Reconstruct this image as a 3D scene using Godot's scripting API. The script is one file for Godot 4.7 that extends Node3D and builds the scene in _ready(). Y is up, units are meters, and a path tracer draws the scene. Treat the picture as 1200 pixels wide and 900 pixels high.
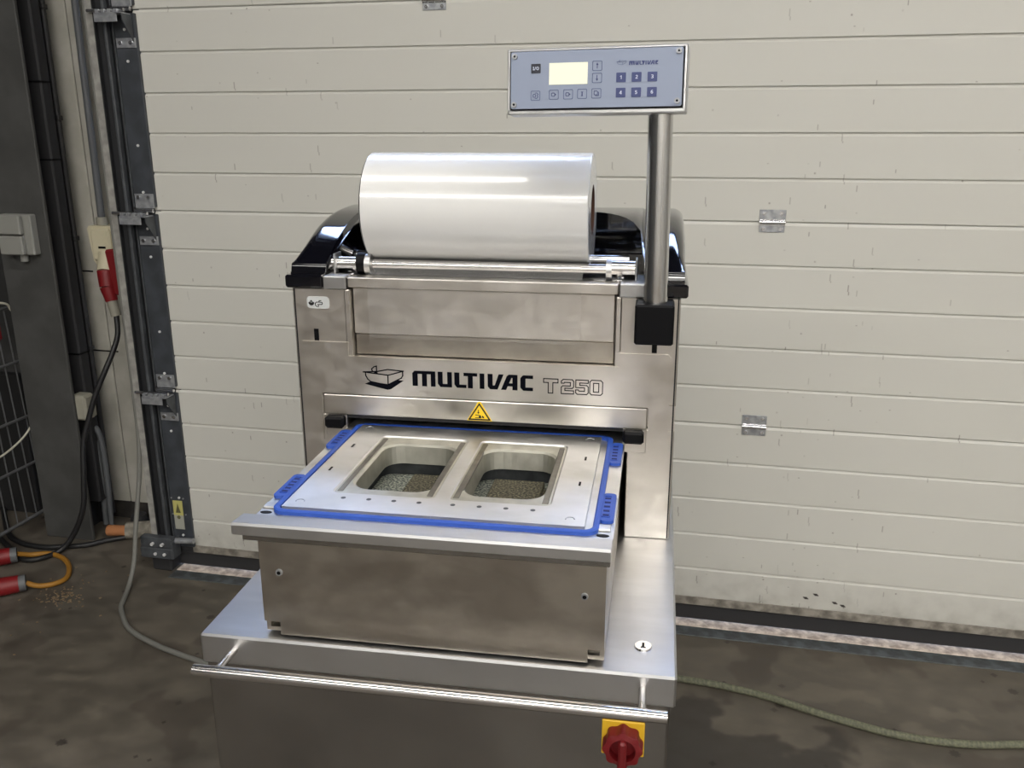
extends Node3D
# A stainless tray sealing machine in front of a cream sectional door in a workshop hall.
# World: y up, metres, floor y = 0, door leaf in the plane z = 0, camera on the +z side.

# ---------------------------------------------------------------- geometry
class Geo:
	var v := PackedVector3Array()
	var n := PackedVector3Array()
	var t := PackedVector2Array()
	var xf := Transform3D()
	func vert(p: Vector3, q: Vector3, u := Vector2.ZERO) -> void:
		v.append(xf * p)
		n.append((xf.basis * q).normalized())
		t.append(u)
	# corners counter-clockwise seen from outside
	func tri(a: Vector3, b: Vector3, c: Vector3) -> void:
		var q := (b - a).cross(c - a)
		if q.length() < 1e-14:
			return
		q = q.normalized()
		vert(a, q); vert(c, q); vert(b, q)
	func quad(a: Vector3, b: Vector3, c: Vector3, d: Vector3) -> void:
		tri(a, b, c); tri(a, c, d)
	func quad_n(a: Vector3, b: Vector3, c: Vector3, d: Vector3, na: Vector3, nb: Vector3, nc: Vector3, nd: Vector3) -> void:
		vert(a, na); vert(c, nc); vert(b, nb)
		vert(a, na); vert(d, nd); vert(c, nc)
	func box(lo: Vector3, hi: Vector3, bev := 0.0) -> void:
		var c := (lo + hi) / 2.0
		var h := (hi - lo) / 2.0
		var b := minf(bev, minf(h.x, minf(h.y, h.z)) * 0.9)
		for ax in 3:
			for s in [-1.0, 1.0]:
				var i := (ax + 1) % 3
				var j := (ax + 2) % 3
				var p := []
				for k in [[-1, -1], [1, -1], [1, 1], [-1, 1]]:
					var w := Vector3.ZERO
					w[ax] = s * h[ax]
					w[i] = k[0] * (h[i] - b)
					w[j] = k[1] * (h[j] - b)
					p.append(c + w)
				if s > 0:
					quad(p[0], p[1], p[2], p[3])
				else:
					quad(p[3], p[2], p[1], p[0])
		if b <= 0.0:
			return
		for ax in 3:
			var i := (ax + 1) % 3
			var j := (ax + 2) % 3
			for si in [-1.0, 1.0]:
				for sj in [-1.0, 1.0]:
					var p := []
					for k in [[-1.0, 0], [1.0, 0], [1.0, 1], [-1.0, 1]]:
						var w := Vector3.ZERO
						w[ax] = k[0] * (h[ax] - b)
						w[i] = si * (h[i] - (b if k[1] == 1 else 0.0))
						w[j] = sj * (h[j] - (0.0 if k[1] == 1 else b))
						p.append(c + w)
					if si * sj > 0:
						quad(p[0], p[3], p[2], p[1]) if (p[3] - p[0]).cross(p[2] - p[0]).dot(p[0] - c) > 0 else quad(p[0], p[1], p[2], p[3])
					else:
						quad(p[0], p[1], p[2], p[3]) if (p[1] - p[0]).cross(p[2] - p[0]).dot(p[0] - c) > 0 else quad(p[0], p[3], p[2], p[1])
		for sx in [-1.0, 1.0]:
			for sy in [-1.0, 1.0]:
				for sz in [-1.0, 1.0]:
					var a := c + Vector3(sx * h.x, sy * (h.y - b), sz * (h.z - b))
					var d := c + Vector3(sx * (h.x - b), sy * h.y, sz * (h.z - b))
					var e := c + Vector3(sx * (h.x - b), sy * (h.y - b), sz * h.z)
					if sx * sy * sz > 0:
						tri(a, d, e)
					else:
						tri(a, e, d)
	func cyl(a: Vector3, b: Vector3, r0: float, r1 := -1.0, seg := 20, caps := true) -> void:
		if r1 < 0:
			r1 = r0
		var d := (b - a).normalized()
		var x := d.cross(Vector3.UP if absf(d.y) < 0.9 else Vector3.RIGHT).normalized()
		var y := d.cross(x)
		var slope := d * (r0 - r1) / (b - a).length()
		for i in seg:
			var c0 := x * cos(TAU * i / seg) + y * sin(TAU * i / seg)
			var c1 := x * cos(TAU * (i + 1) / seg) + y * sin(TAU * (i + 1) / seg)
			quad_n(a + c0 * r0, a + c1 * r0, b + c1 * r1, b + c0 * r1, c0 + slope, c1 + slope, c1 + slope, c0 + slope)
			if caps:
				tri(a, a + c1 * r0, a + c0 * r0)
				tri(b, b + c0 * r1, b + c1 * r1)
	# closed-end tube through points, smoothed by Catmull-Rom
	func tube(pts: Array, r: float, seg := 10, steps := 6) -> void:
		var p: Array[Vector3] = []
		for i in pts.size() - 1:
			var a: Vector3 = pts[maxi(i - 1, 0)]
			var b: Vector3 = pts[i]
			var c: Vector3 = pts[i + 1]
			var d: Vector3 = pts[mini(i + 2, pts.size() - 1)]
			for k in steps:
				p.append(b.cubic_interpolate(c, a, d, float(k) / steps))
		p.append(pts[-1])
		var x := Vector3.ZERO
		var rings := []
		for i in p.size():
			var d := (p[mini(i + 1, p.size() - 1)] - p[maxi(i - 1, 0)]).normalized()
			if i == 0:
				x = d.cross(Vector3.UP if absf(d.y) < 0.9 else Vector3.RIGHT).normalized()
			else:
				x = (x - d * x.dot(d)).normalized()
			var y := d.cross(x)
			var ring := []
			for k in seg:
				ring.append(x * cos(TAU * k / seg) + y * sin(TAU * k / seg))
			rings.append(ring)
		for i in p.size() - 1:
			for k in seg:
				var a: Vector3 = rings[i][k]
				var b: Vector3 = rings[i][(k + 1) % seg]
				var c: Vector3 = rings[i + 1][(k + 1) % seg]
				var d: Vector3 = rings[i + 1][k]
				quad_n(p[i] + a * r, p[i] + b * r, p[i + 1] + c * r, p[i + 1] + d * r, a, b, c, d)
		for k in seg:
			tri(p[0], p[0] + rings[0][(k + 1) % seg] * r, p[0] + rings[0][k] * r)
			tri(p[-1], p[-1] + rings[-1][k] * r, p[-1] + rings[-1][(k + 1) % seg] * r)
	# polygon in xy, pushed from z0 to z1
	func prism(poly: PackedVector2Array, z0: float, z1: float) -> void:
		var p := poly
		if Geometry2D.is_polygon_clockwise(p):
			p = p.duplicate()
			p.reverse()
		var id := Geometry2D.triangulate_polygon(p)
		for i in range(0, id.size(), 3):
			var a := p[id[i]]
			var b := p[id[i + 1]]
			var c := p[id[i + 2]]
			if (b - a).cross(c - a) < 0:
				var s := b
				b = c
				c = s
			tri(Vector3(a.x, a.y, z1), Vector3(b.x, b.y, z1), Vector3(c.x, c.y, z1))
			tri(Vector3(a.x, a.y, z0), Vector3(c.x, c.y, z0), Vector3(b.x, b.y, z0))
		for i in p.size():
			var a := p[i]
			var b := p[(i + 1) % p.size()]
			quad(Vector3(a.x, a.y, z0), Vector3(b.x, b.y, z0), Vector3(b.x, b.y, z1), Vector3(a.x, a.y, z1))
	# thick line in xy, pushed from z0 to z1
	func stroke(pts: PackedVector2Array, w: float, closed: bool, z0: float, z1: float) -> void:
		var m := pts.size()
		for i in (m if closed else m - 1):
			var a := pts[i]
			var b := pts[(i + 1) % m]
			var d := (b - a).normalized() * w / 2.0
			var e := Vector2(-d.y, d.x)
			prism(PackedVector2Array([a - d * 0.9 - e, b + d * 0.9 - e, b + d * 0.9 + e, a - d * 0.9 + e]), z0, z1)
	# wall between two loops of equal length (loops counter-clockwise seen along the outward side)
	func band(a: PackedVector3Array, b: PackedVector3Array) -> void:
		for i in a.size():
			var j := (i + 1) % a.size()
			quad(a[i], a[j], b[j], b[i])
	func mesh() -> ArrayMesh:
		var arr := []
		arr.resize(Mesh.ARRAY_MAX)
		arr[Mesh.ARRAY_VERTEX] = v
		arr[Mesh.ARRAY_NORMAL] = n
		arr[Mesh.ARRAY_TEX_UV] = t
		var m := ArrayMesh.new()
		m.add_surface_from_arrays(Mesh.PRIMITIVE_TRIANGLES, arr)
		return m

func g() -> Geo:
	return Geo.new()

func bx(lo: Vector3, hi: Vector3, bev := 0.0) -> Geo:
	var q := Geo.new()
	q.box(lo, hi, bev)
	return q

func rod(a: Vector3, b: Vector3, r: float, seg := 20) -> Geo:
	var q := Geo.new()
	q.cyl(a, b, r, r, seg)
	return q

# rounded rectangle in xz at height y: counter-clockwise seen from above
func rrect(x0: float, x1: float, z0: float, z1: float, r: float, y: float, k := 6) -> PackedVector3Array:
	var p := PackedVector3Array()
	for q in [[x1 - r, z0 + r, 0.0], [x0 + r, z0 + r, 1.0], [x0 + r, z1 - r, 2.0], [x1 - r, z1 - r, 3.0]]:
		for i in k + 1:
			var a: float = (q[2] + float(i) / k) * PI / 2
			p.append(Vector3(q[0] + r * cos(a), y, q[1] - r * sin(a)))
	return p

func lift(p: PackedVector3Array, y: float) -> PackedVector3Array:
	var o := PackedVector3Array()
	for q in p:
		o.append(Vector3(q.x, y, q.z))
	return o

func rpoly(x0: float, x1: float, y0: float, y1: float, r: float, k := 4) -> PackedVector2Array:
	var p := PackedVector2Array()
	for q in [[x1 - r, y1 - r, 0.0], [x0 + r, y1 - r, 1.0], [x0 + r, y0 + r, 2.0], [x1 - r, y0 + r, 3.0]]:
		for i in k + 1:
			var a: float = (q[2] + float(i) / k) * PI / 2
			p.append(Vector2(q[0] + r * cos(a), q[1] + r * sin(a)))
	return p

func poly(a: Array, sx: float, sy: float, x0: float, y0: float) -> PackedVector2Array:
	var p := PackedVector2Array()
	for i in range(0, a.size(), 2):
		p.append(Vector2(x0 + a[i] * sx, y0 + a[i + 1] * sy))
	return p

# ---------------------------------------------------------------- scene tree
var taken := {}

func numbered(called: String) -> String:
	var k: int = taken.get(called, 0)
	taken[called] = k + 1
	return called if k == 0 else "%s_%03d" % [called, k]

func tag(o: Node, label: String, category: String, group := "", kind := "") -> void:
	if label:
		o.set_meta("label", label)
	if category:
		o.set_meta("category", category)
	if group:
		o.set_meta("group", group)
	if kind:
		o.set_meta("kind", kind)

func thing(called: String, label: String, category: String, at := Vector3.ZERO, turn := 0.0, group := "") -> Node3D:
	var o := Node3D.new()
	o.name = numbered(called)
	add_child(o)
	o.position = at
	o.rotation.y = turn
	tag(o, label, category, group)
	return o

func put(called: String, q: Geo, m: Material, parent: Node = self, label := "") -> MeshInstance3D:
	var o := MeshInstance3D.new()
	o.mesh = q.mesh()
	o.material_override = m
	if parent == self:
		o.name = numbered(called)
	else:
		var k := 0
		for c in parent.get_children():
			if str(c.name) == called or str(c.name).begins_with(called + "_0"):
				k += 1
		o.name = called if k == 0 else "%s_%03d" % [called, k]
	parent.add_child(o, true)
	if label:
		o.set_meta("label", label)
	return o

func struct(called: String, q: Geo, m: Material, label: String, category: String) -> MeshInstance3D:
	var o := put(called, q, m)
	tag(o, label, category, "", "structure")
	return o

# ---------------------------------------------------------------- materials
var M := {}

func noise_tex(freq: float, a: Color, b: Color, sd: int, oct := 4, size := 512, lo := 0.25, hi := 0.75) -> NoiseTexture2D:
	var nz := FastNoiseLite.new()
	nz.noise_type = FastNoiseLite.TYPE_SIMPLEX_SMOOTH
	nz.frequency = freq
	nz.fractal_octaves = oct
	nz.seed = sd
	var tx := NoiseTexture2D.new()
	tx.width = size
	tx.height = size
	tx.seamless = true
	tx.noise = nz
	var ramp := Gradient.new()
	ramp.offsets = PackedFloat32Array([lo, hi])
	ramp.colors = PackedColorArray([a, b])
	tx.color_ramp = ramp
	return tx

func mat(c: Color, rough := 0.6, metal := 0.0) -> StandardMaterial3D:
	var m := StandardMaterial3D.new()
	m.albedo_color = c
	m.roughness = rough
	m.metallic = metal
	return m

func grey(k: float) -> Color:
	return Color(k, k, k)

# metal with mottled tone and stretched grain; scale stretches the texture along the brushing direction
func metal(a: Color, b: Color, r0: float, r1: float, scale: Vector3, sd: int, bump := 0.0) -> StandardMaterial3D:
	var m := mat(Color.WHITE, 1.0, 1.0)
	m.uv1_triplanar = true
	m.uv1_scale = scale
	m.albedo_texture = noise_tex(0.006, a, b, sd, 5)
	m.roughness_texture = noise_tex(0.02, grey(r0), grey(r1), sd + 7, 4)
	if bump > 0.0:
		m.heightmap_enabled = false
		m.normal_enabled = true
		var nt := noise_tex(0.05, Color.BLACK, Color.WHITE, sd + 11, 3)
		nt.as_normal_map = true
		nt.bump_strength = 2.0
		nt.color_ramp = null
		m.normal_texture = nt
		m.normal_scale = bump
	return m

func mottled(a: Color, b: Color, rough: float, scale: float, sd: int, freq := 0.01) -> StandardMaterial3D:
	var m := mat(Color.WHITE, rough)
	m.uv1_triplanar = true
	m.uv1_scale = Vector3.ONE * scale
	m.albedo_texture = noise_tex(freq, a, b, sd, 5)
	return m

func glow(c: Color, e: float) -> StandardMaterial3D:
	var m := mat(c, 0.4)
	m.emission_enabled = true
	m.emission = c
	m.emission_energy_multiplier = e
	return m

func materials() -> void:
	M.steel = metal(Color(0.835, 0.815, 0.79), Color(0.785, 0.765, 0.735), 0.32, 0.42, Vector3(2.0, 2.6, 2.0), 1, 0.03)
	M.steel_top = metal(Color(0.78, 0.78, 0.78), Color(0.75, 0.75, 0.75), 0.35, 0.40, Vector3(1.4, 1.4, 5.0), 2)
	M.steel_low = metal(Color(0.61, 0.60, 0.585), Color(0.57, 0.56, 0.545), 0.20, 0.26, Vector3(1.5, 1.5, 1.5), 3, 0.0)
	M.steel_worn = metal(Color(0.70, 0.675, 0.635), Color(0.62, 0.595, 0.56), 0.32, 0.40, Vector3(2.0, 3.0, 2.0), 4, 0.02)
	M.polished = metal(Color(0.82, 0.81, 0.80), Color(0.79, 0.78, 0.77), 0.20, 0.25, Vector3(1.0, 3.0, 3.0), 5)
	M.pole = metal(Color(0.83, 0.83, 0.82), Color(0.80, 0.80, 0.80), 0.18, 0.23, Vector3(10.0, 1.0, 10.0), 6)
	M.plate = metal(Color(0.84, 0.84, 0.84), Color(0.80, 0.80, 0.79), 0.42, 0.50, Vector3(2.0, 2.0, 3.0), 8)
	M.cast = metal(Color(0.79, 0.785, 0.745), Color(0.72, 0.715, 0.675), 0.46, 0.60, Vector3(4, 4, 4), 9, 0.05)
	M.groove = metal(Color(0.52, 0.51, 0.48), Color(0.44, 0.43, 0.41), 0.4, 0.5, Vector3(4, 4, 4), 15)
	M.alu = metal(Color(0.82, 0.82, 0.82), Color(0.76, 0.76, 0.76), 0.4, 0.5, Vector3(4, 4, 4), 10)
	M.galv = metal(Color(0.72, 0.73, 0.74), Color(0.60, 0.61, 0.63), 0.30, 0.45, Vector3(8, 8, 8), 12)
	M.galv.metallic = 0.6
	M.bright = mat(Color(0.92, 0.92, 0.92), 0.4, 0.3)
	M.chrome = mat(Color(0.85, 0.85, 0.86), 0.18, 1.0)
	M.black_gloss = mat(Color(0.003, 0.003, 0.005).linear_to_srgb(), 0.09)
	M.black_gloss.clearcoat_enabled = true
	M.black_gloss.clearcoat = 0.6
	M.black_gloss.clearcoat_roughness = 0.03
	M.black = mat(Color(0.004, 0.004, 0.005).linear_to_srgb(), 0.45)
	M.black.metallic_specular = 0.25
	M.black_flat = mat(Color(0.012, 0.012, 0.013).linear_to_srgb(), 0.85)
	M.ink = mat(Color(0.05, 0.055, 0.08), 0.8)
	M.ink.metallic_specular = 0.1
	M.rubber = mat(Color(0.02, 0.02, 0.022).linear_to_srgb(), 0.7)
	M.blue = mat(Color(0.165, 0.31, 0.66), 0.5)
	M.blue_hole = mat(Color(0.05, 0.10, 0.35), 0.7)
	M.panel_blue = mat(Color(0.545, 0.585, 0.67), 0.45)
	M.key_line = mat(Color(0.33, 0.38, 0.52), 0.5)
	M.key_dark = mat(Color(0.22, 0.26, 0.45), 0.45)
	M.key_black = mat(Color(0.13, 0.14, 0.19), 0.45)
	M.print_light = mat(Color(0.75, 0.78, 0.86), 0.5)
	M.screen = glow(Color(1.0, 0.985, 0.88), 1.05)
	M.screen.albedo_color = Color(0.12, 0.12, 0.10)
	M.film = mat(Color(0.86, 0.86, 0.855), 0.24)
	M.film.clearcoat_enabled = true
	M.film.clearcoat = 1.0
	M.film.clearcoat_roughness = 0.16
	M.film_end = mat(Color(0.86, 0.87, 0.88), 0.4)
	M.core = mat(Color(0.28, 0.17, 0.11), 0.8)
	M.web = mat(Color(1.0, 1.0, 1.0, 0.05), 0.08)
	M.web.transparency = BaseMaterial3D.TRANSPARENCY_ALPHA
	M.sticker = mat(Color(0.74, 0.75, 0.75), 0.5)
	M.yellow = mat(Color(0.80, 0.64, 0.14), 0.5)
	M.yellow_sign = mat(Color(0.95, 0.80, 0.16), 0.45)
	M.red = mat(Color(0.40, 0.05, 0.07), 0.45)
	M.red_dark = mat(Color(0.42, 0.05, 0.07), 0.5)
	M.red_plug = mat(Color(0.47, 0.07, 0.09), 0.5)
	M.beige = mat(Color(0.80, 0.77, 0.66), 0.55)
	M.switch_white = mat(Color(0.54, 0.54, 0.52), 0.5)
	M.box_white = mat(Color(0.58, 0.57, 0.52), 0.6)
	M.cable_black = mat(Color(0.10, 0.10, 0.105), 0.5)
	M.cable_grey = mat(Color(0.44, 0.44, 0.42), 0.6)
	M.cable_white = mat(Color(0.75, 0.74, 0.68), 0.5)
	M.cable_yellow = mat(Color(0.60, 0.42, 0.13), 0.6)
	M.cable_green = mottled(Color(0.45, 0.455, 0.37), Color(0.33, 0.335, 0.28), 0.7, 14.0, 61)
	M.conduit = mat(Color(0.36, 0.37, 0.38), 0.5)
	M.conduit_dark = mat(Color(0.16, 0.16, 0.165), 0.55)
	M.column = mottled(Color(0.285, 0.285, 0.28), Color(0.245, 0.245, 0.24), 0.6, 1.0, 71)
	M.column_dark = mat(Color(0.10, 0.10, 0.105), 0.7)
	M.track = mottled(Color(0.30, 0.315, 0.33), Color(0.24, 0.25, 0.265), 0.5, 3.0, 72)
	M.track_dark = mat(Color(0.13, 0.135, 0.145), 0.55)
	M.track_light = mottled(Color(0.62, 0.615, 0.59), Color(0.52, 0.515, 0.50), 0.6, 3.0, 73)
	M.stile = mottled(Color(0.245, 0.26, 0.285), Color(0.20, 0.215, 0.235), 0.5, 2.0, 74)
	M.wire = mat(Color(0.34, 0.345, 0.35), 0.5)
	M.dark_wall = mottled(Color(0.24, 0.24, 0.24), Color(0.17, 0.17, 0.17), 0.8, 0.6, 75)
	M.white_wall = mottled(Color(0.70, 0.69, 0.655), Color(0.65, 0.64, 0.60), 0.6, 1.2, 76)
	M.dirt = mottled(Color(0.22, 0.20, 0.18), Color(0.13, 0.12, 0.11), 0.9, 2.0, 77)
	M.hall_wall = mat(Color(0.70, 0.69, 0.67), 0.8)
	M.ceiling = mat(Color(0.30, 0.30, 0.30), 0.8)
	M.outside = mat(Color(0.55, 0.54, 0.52), 0.9)
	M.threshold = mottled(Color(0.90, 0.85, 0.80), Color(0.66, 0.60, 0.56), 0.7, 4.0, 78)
	M.sill_metal = mottled(Color(0.34, 0.36, 0.37), Color(0.25, 0.26, 0.26), 0.5, 4.0, 79)
	M.speckle_brown = mottled(Color(0.44, 0.42, 0.33), Color(0.13, 0.12, 0.095), 0.75, 8.0, 81, 0.05)
	M.speckle_light = mottled(Color(0.62, 0.63, 0.57), Color(0.20, 0.22, 0.22), 0.7, 8.0, 82, 0.045)
	M.cavity = metal(Color(0.36, 0.37, 0.38), Color(0.28, 0.29, 0.30), 0.5, 0.6, Vector3(4, 4, 4), 83)
	M.label_yellow = mat(Color(0.72, 0.70, 0.42), 0.6)
	M.label_white = mat(Color(0.62, 0.62, 0.58), 0.6)
	M.orange = mat(Color(0.66, 0.44, 0.28), 0.8)
	M.pipe_white = mottled(Color(0.62, 0.60, 0.55), Color(0.45, 0.43, 0.39), 0.8, 6.0, 84)
	M.chip = mat(Color(0.48, 0.41, 0.32), 0.9)
	M.glass = mat(Color(0.9, 0.95, 1.0, 0.06), 0.02)
	M.glass.transparency = BaseMaterial3D.TRANSPARENCY_ALPHA
	M.lamp = glow(Color(1.0, 0.985, 0.96), 9.0)
	M.lamp_dim = glow(Color(1.0, 0.985, 0.96), 4.0)
	M.door = mat(Color.WHITE, 0.5)
	M.door.albedo_texture = door_texture()
	M.floor = mat(Color.WHITE, 0.62)
	floor_textures()

const DOOR_X0 := -1.9
const DOOR_W := 4.4
const DOOR_H := 3.3

func door_texture() -> ImageTexture:
	var w := 1760
	var h := 1320
	var base := Color(0.79, 0.786, 0.758)
	var im := Image.create(w, h, false, Image.FORMAT_RGB8)
	im.fill(base)
	var nz := FastNoiseLite.new()
	nz.seed = 5
	nz.frequency = 0.02
	nz.fractal_octaves = 4
	var rng := RandomNumberGenerator.new()
	rng.seed = 77
	var s := w / DOOR_W                       # pixels per metre
	# dirty lower edge
	for py in range(h - int(0.34 * s), h):
		var y := (h - py) / s
		for px in w:
			var k := clampf((0.30 - y) / 0.30, 0.0, 1.0)
			var f := nz.get_noise_2d(px * 1.5, py * 1.5) * 0.5 + 0.5
			var d := pow(k, 2.2) * (0.10 + 0.85 * pow(f, 2.0))
			im.set_pixel(px, py, base.lerp(Color(0.33, 0.31, 0.28), clampf(d, 0.0, 0.75)))
	# specks and short upright scuffs
	for i in 430:
		var x := rng.randf() * DOOR_W
		var y := pow(rng.randf(), 1.5) * 2.0 + 0.08
		if rng.randf() < 0.40:
			x = 0.10 + rng.randfn(0.0, 0.12) + 2.15 if rng.randf() < 0.6 else 0.45 + rng.randfn(0.0, 0.2)
		var long := rng.randf() < 0.45
		var dark := rng.randf_range(0.08, 0.42)
		var len_px := rng.randi_range(4, 13) if long else rng.randi_range(1, 2)
		var px := int(x * s)
		var py := int(h - y * s)
		for k in len_px:
			var qx := px + (k / 8 if long else 0)
			var qy := py + k
			if qx < 0 or qy < 0 or qx >= w or qy >= h:
				continue
			var c := im.get_pixel(qx, qy)
			im.set_pixel(qx, qy, c.lerp(Color(0.20, 0.17, 0.15), dark))
			if not long and qx + 1 < w:
				im.set_pixel(qx + 1, qy, c.lerp(Color(0.25, 0.21, 0.18), dark * 0.7))
	# four distinct spots near the lower right
	for q in [[0.385, 0.135], [0.415, 0.148], [0.475, 0.126], [0.50, 0.118], [1.02, 0.40]]:
		for a in 5:
			for b in 3:
				im.set_pixel(int((q[0] - DOOR_X0) * s) + a + b, int(h - q[1] * s) + b, Color(0.16, 0.14, 0.13))
	return ImageTexture.create_from_image(im)

func floor_textures() -> void:
	# covers x -3.5 .. 2.0, z -0.5 .. 2.25 (repeats outside the part in view)
	var w := 1280
	var h := 640
	var im := Image.create(w, h, false, Image.FORMAT_RGB8)
	var ro := Image.create(w, h, false, Image.FORMAT_L8)
	var a := FastNoiseLite.new()
	a.seed = 11
	a.frequency = 0.006
	a.fractal_octaves = 5
	var b := FastNoiseLite.new()
	b.seed = 12
	b.frequency = 0.03
	b.fractal_octaves = 4
	var c := FastNoiseLite.new()
	c.seed = 13
	c.frequency = 0.011
	c.fractal_octaves = 4
	for py in h:
		for px in w:
			var big := a.get_noise_2d(px, py)
			var fine := b.get_noise_2d(px, py * 1.6)
			var k := 0.330 + 0.055 * big + 0.055 * fine
			var col := Color(k * 1.06, k * 0.99, k * 0.885)
			var r := 0.62 + 0.2 * fine
			var st := c.get_noise_2d(px + 400, py)
			# dark damp patch right of the machine
			var x := -3.5 + 5.5 * px / w
			var z := -0.5 + 2.75 * py / h
			var damp := smoothstep(0.0, 0.06, 0.30 - Vector2((x - 0.10) / 1.3, z - 0.78).length() + 0.30 * st + 0.04 * fine)
			col = col.lerp(Color(0.185, 0.17, 0.155), damp * 0.75)
			r -= damp * 0.15
			var oil := smoothstep(0.22, 0.40, st)
			col = col.lerp(Color(0.20, 0.17, 0.15), oil * 0.3)
			var pale := smoothstep(0.30, 0.55, -st + 0.3 * fine)
			col = col.lerp(Color(0.47, 0.44, 0.39), pale * 0.3)
			im.set_pixel(px, py, col)
			ro.set_pixel(px, py, grey(clampf(r, 0.3, 0.9)))
	# small dark drops
	var rng := RandomNumberGenerator.new()
	rng.seed = 9
	for i in 260:
		var px := rng.randi_range(2, w - 6)
		var py := rng.randi_range(2, h - 6)
		var rad := rng.randi_range(1, 3)
		var dk := rng.randf_range(0.3, 0.7)
		for dx in range(-rad, rad + 1):
			for dy in range(-rad, rad + 1):
				if dx * dx + dy * dy <= rad * rad:
					var q := Vector2i(clampi(px + dx, 0, w - 1), clampi(py + dy, 0, h - 1))
					im.set_pixelv(q, im.get_pixelv(q).lerp(Color(0.12, 0.10, 0.09), dk))
	M.floor.albedo_texture = ImageTexture.create_from_image(im)
	M.floor.roughness = 1.0
	M.floor.roughness_texture = ImageTexture.create_from_image(ro)

# ---------------------------------------------------------------- build
func _ready() -> void:
	var cam := Camera3D.new()
	cam.name = "camera"
	cam.fov = 46.92
	cam.position = Vector3(0, 1.60, 2.692)
	cam.basis = Basis.from_euler(Vector3(-0.284534, 0.211472, -0.002233))
	cam.near = 0.05
	cam.far = 80.0
	add_child(cam)
	cam.current = true

	var sky_mat := ProceduralSkyMaterial.new()
	sky_mat.sky_top_color = Color(0.68, 0.77, 0.95)
	sky_mat.sky_horizon_color = Color(0.88, 0.92, 1.0)
	sky_mat.ground_bottom_color = Color(0.40, 0.39, 0.37)
	sky_mat.ground_horizon_color = Color(0.55, 0.55, 0.54)
	sky_mat.sun_angle_max = 1.0
	var sky := Sky.new()
	sky.sky_material = sky_mat
	var env := Environment.new()
	env.background_mode = Environment.BG_SKY
	env.sky = sky
	env.background_energy_multiplier = 24.0
	env.tonemap_mode = Environment.TONE_MAPPER_LINEAR
	env.tonemap_exposure = 0.95
	env.sdfgi_enabled = true
	env.ssao_enabled = true
	env.ssil_enabled = true
	var we := WorldEnvironment.new()
	we.name = "world_environment"
	we.environment = env
	add_child(we)

	materials()
	hall()
	door()
	door_track()
	left_side()
	machine()
	film_roll()
	floor_items()

const LAMP_ENERGY := 10.0

func ceiling_light(x: float, z: float, y: float, where: String, share: float) -> void:
	var o := thing("ceiling_light", "long linear ceiling light " + where, "light", Vector3(x, y, z), 0.0, "linear ceiling lights")
	put("housing", bx(Vector3(-1.12, 0.02, -0.27), Vector3(1.12, 0.09, 0.27), 0.01), M.alu, o)
	put("lamp_diffuser", bx(Vector3(-1.10, 0.0, -0.25), Vector3(1.10, 0.02, 0.25)), M.lamp if share > 0.6 else M.lamp_dim, o)
	var l := AreaLight3D.new()
	l.name = "lamp_light"
	l.area_size = Vector2(2.2, 0.50)
	l.light_color = Color(1.0, 0.985, 0.96)
	l.light_energy = LAMP_ENERGY * share
	l.area_range = 30.0
	l.area_attenuation = 2.0
	l.shadow_enabled = true
	l.position = Vector3(0, -0.01, 0)
	l.rotation.x = -PI / 2
	o.add_child(l)

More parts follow.
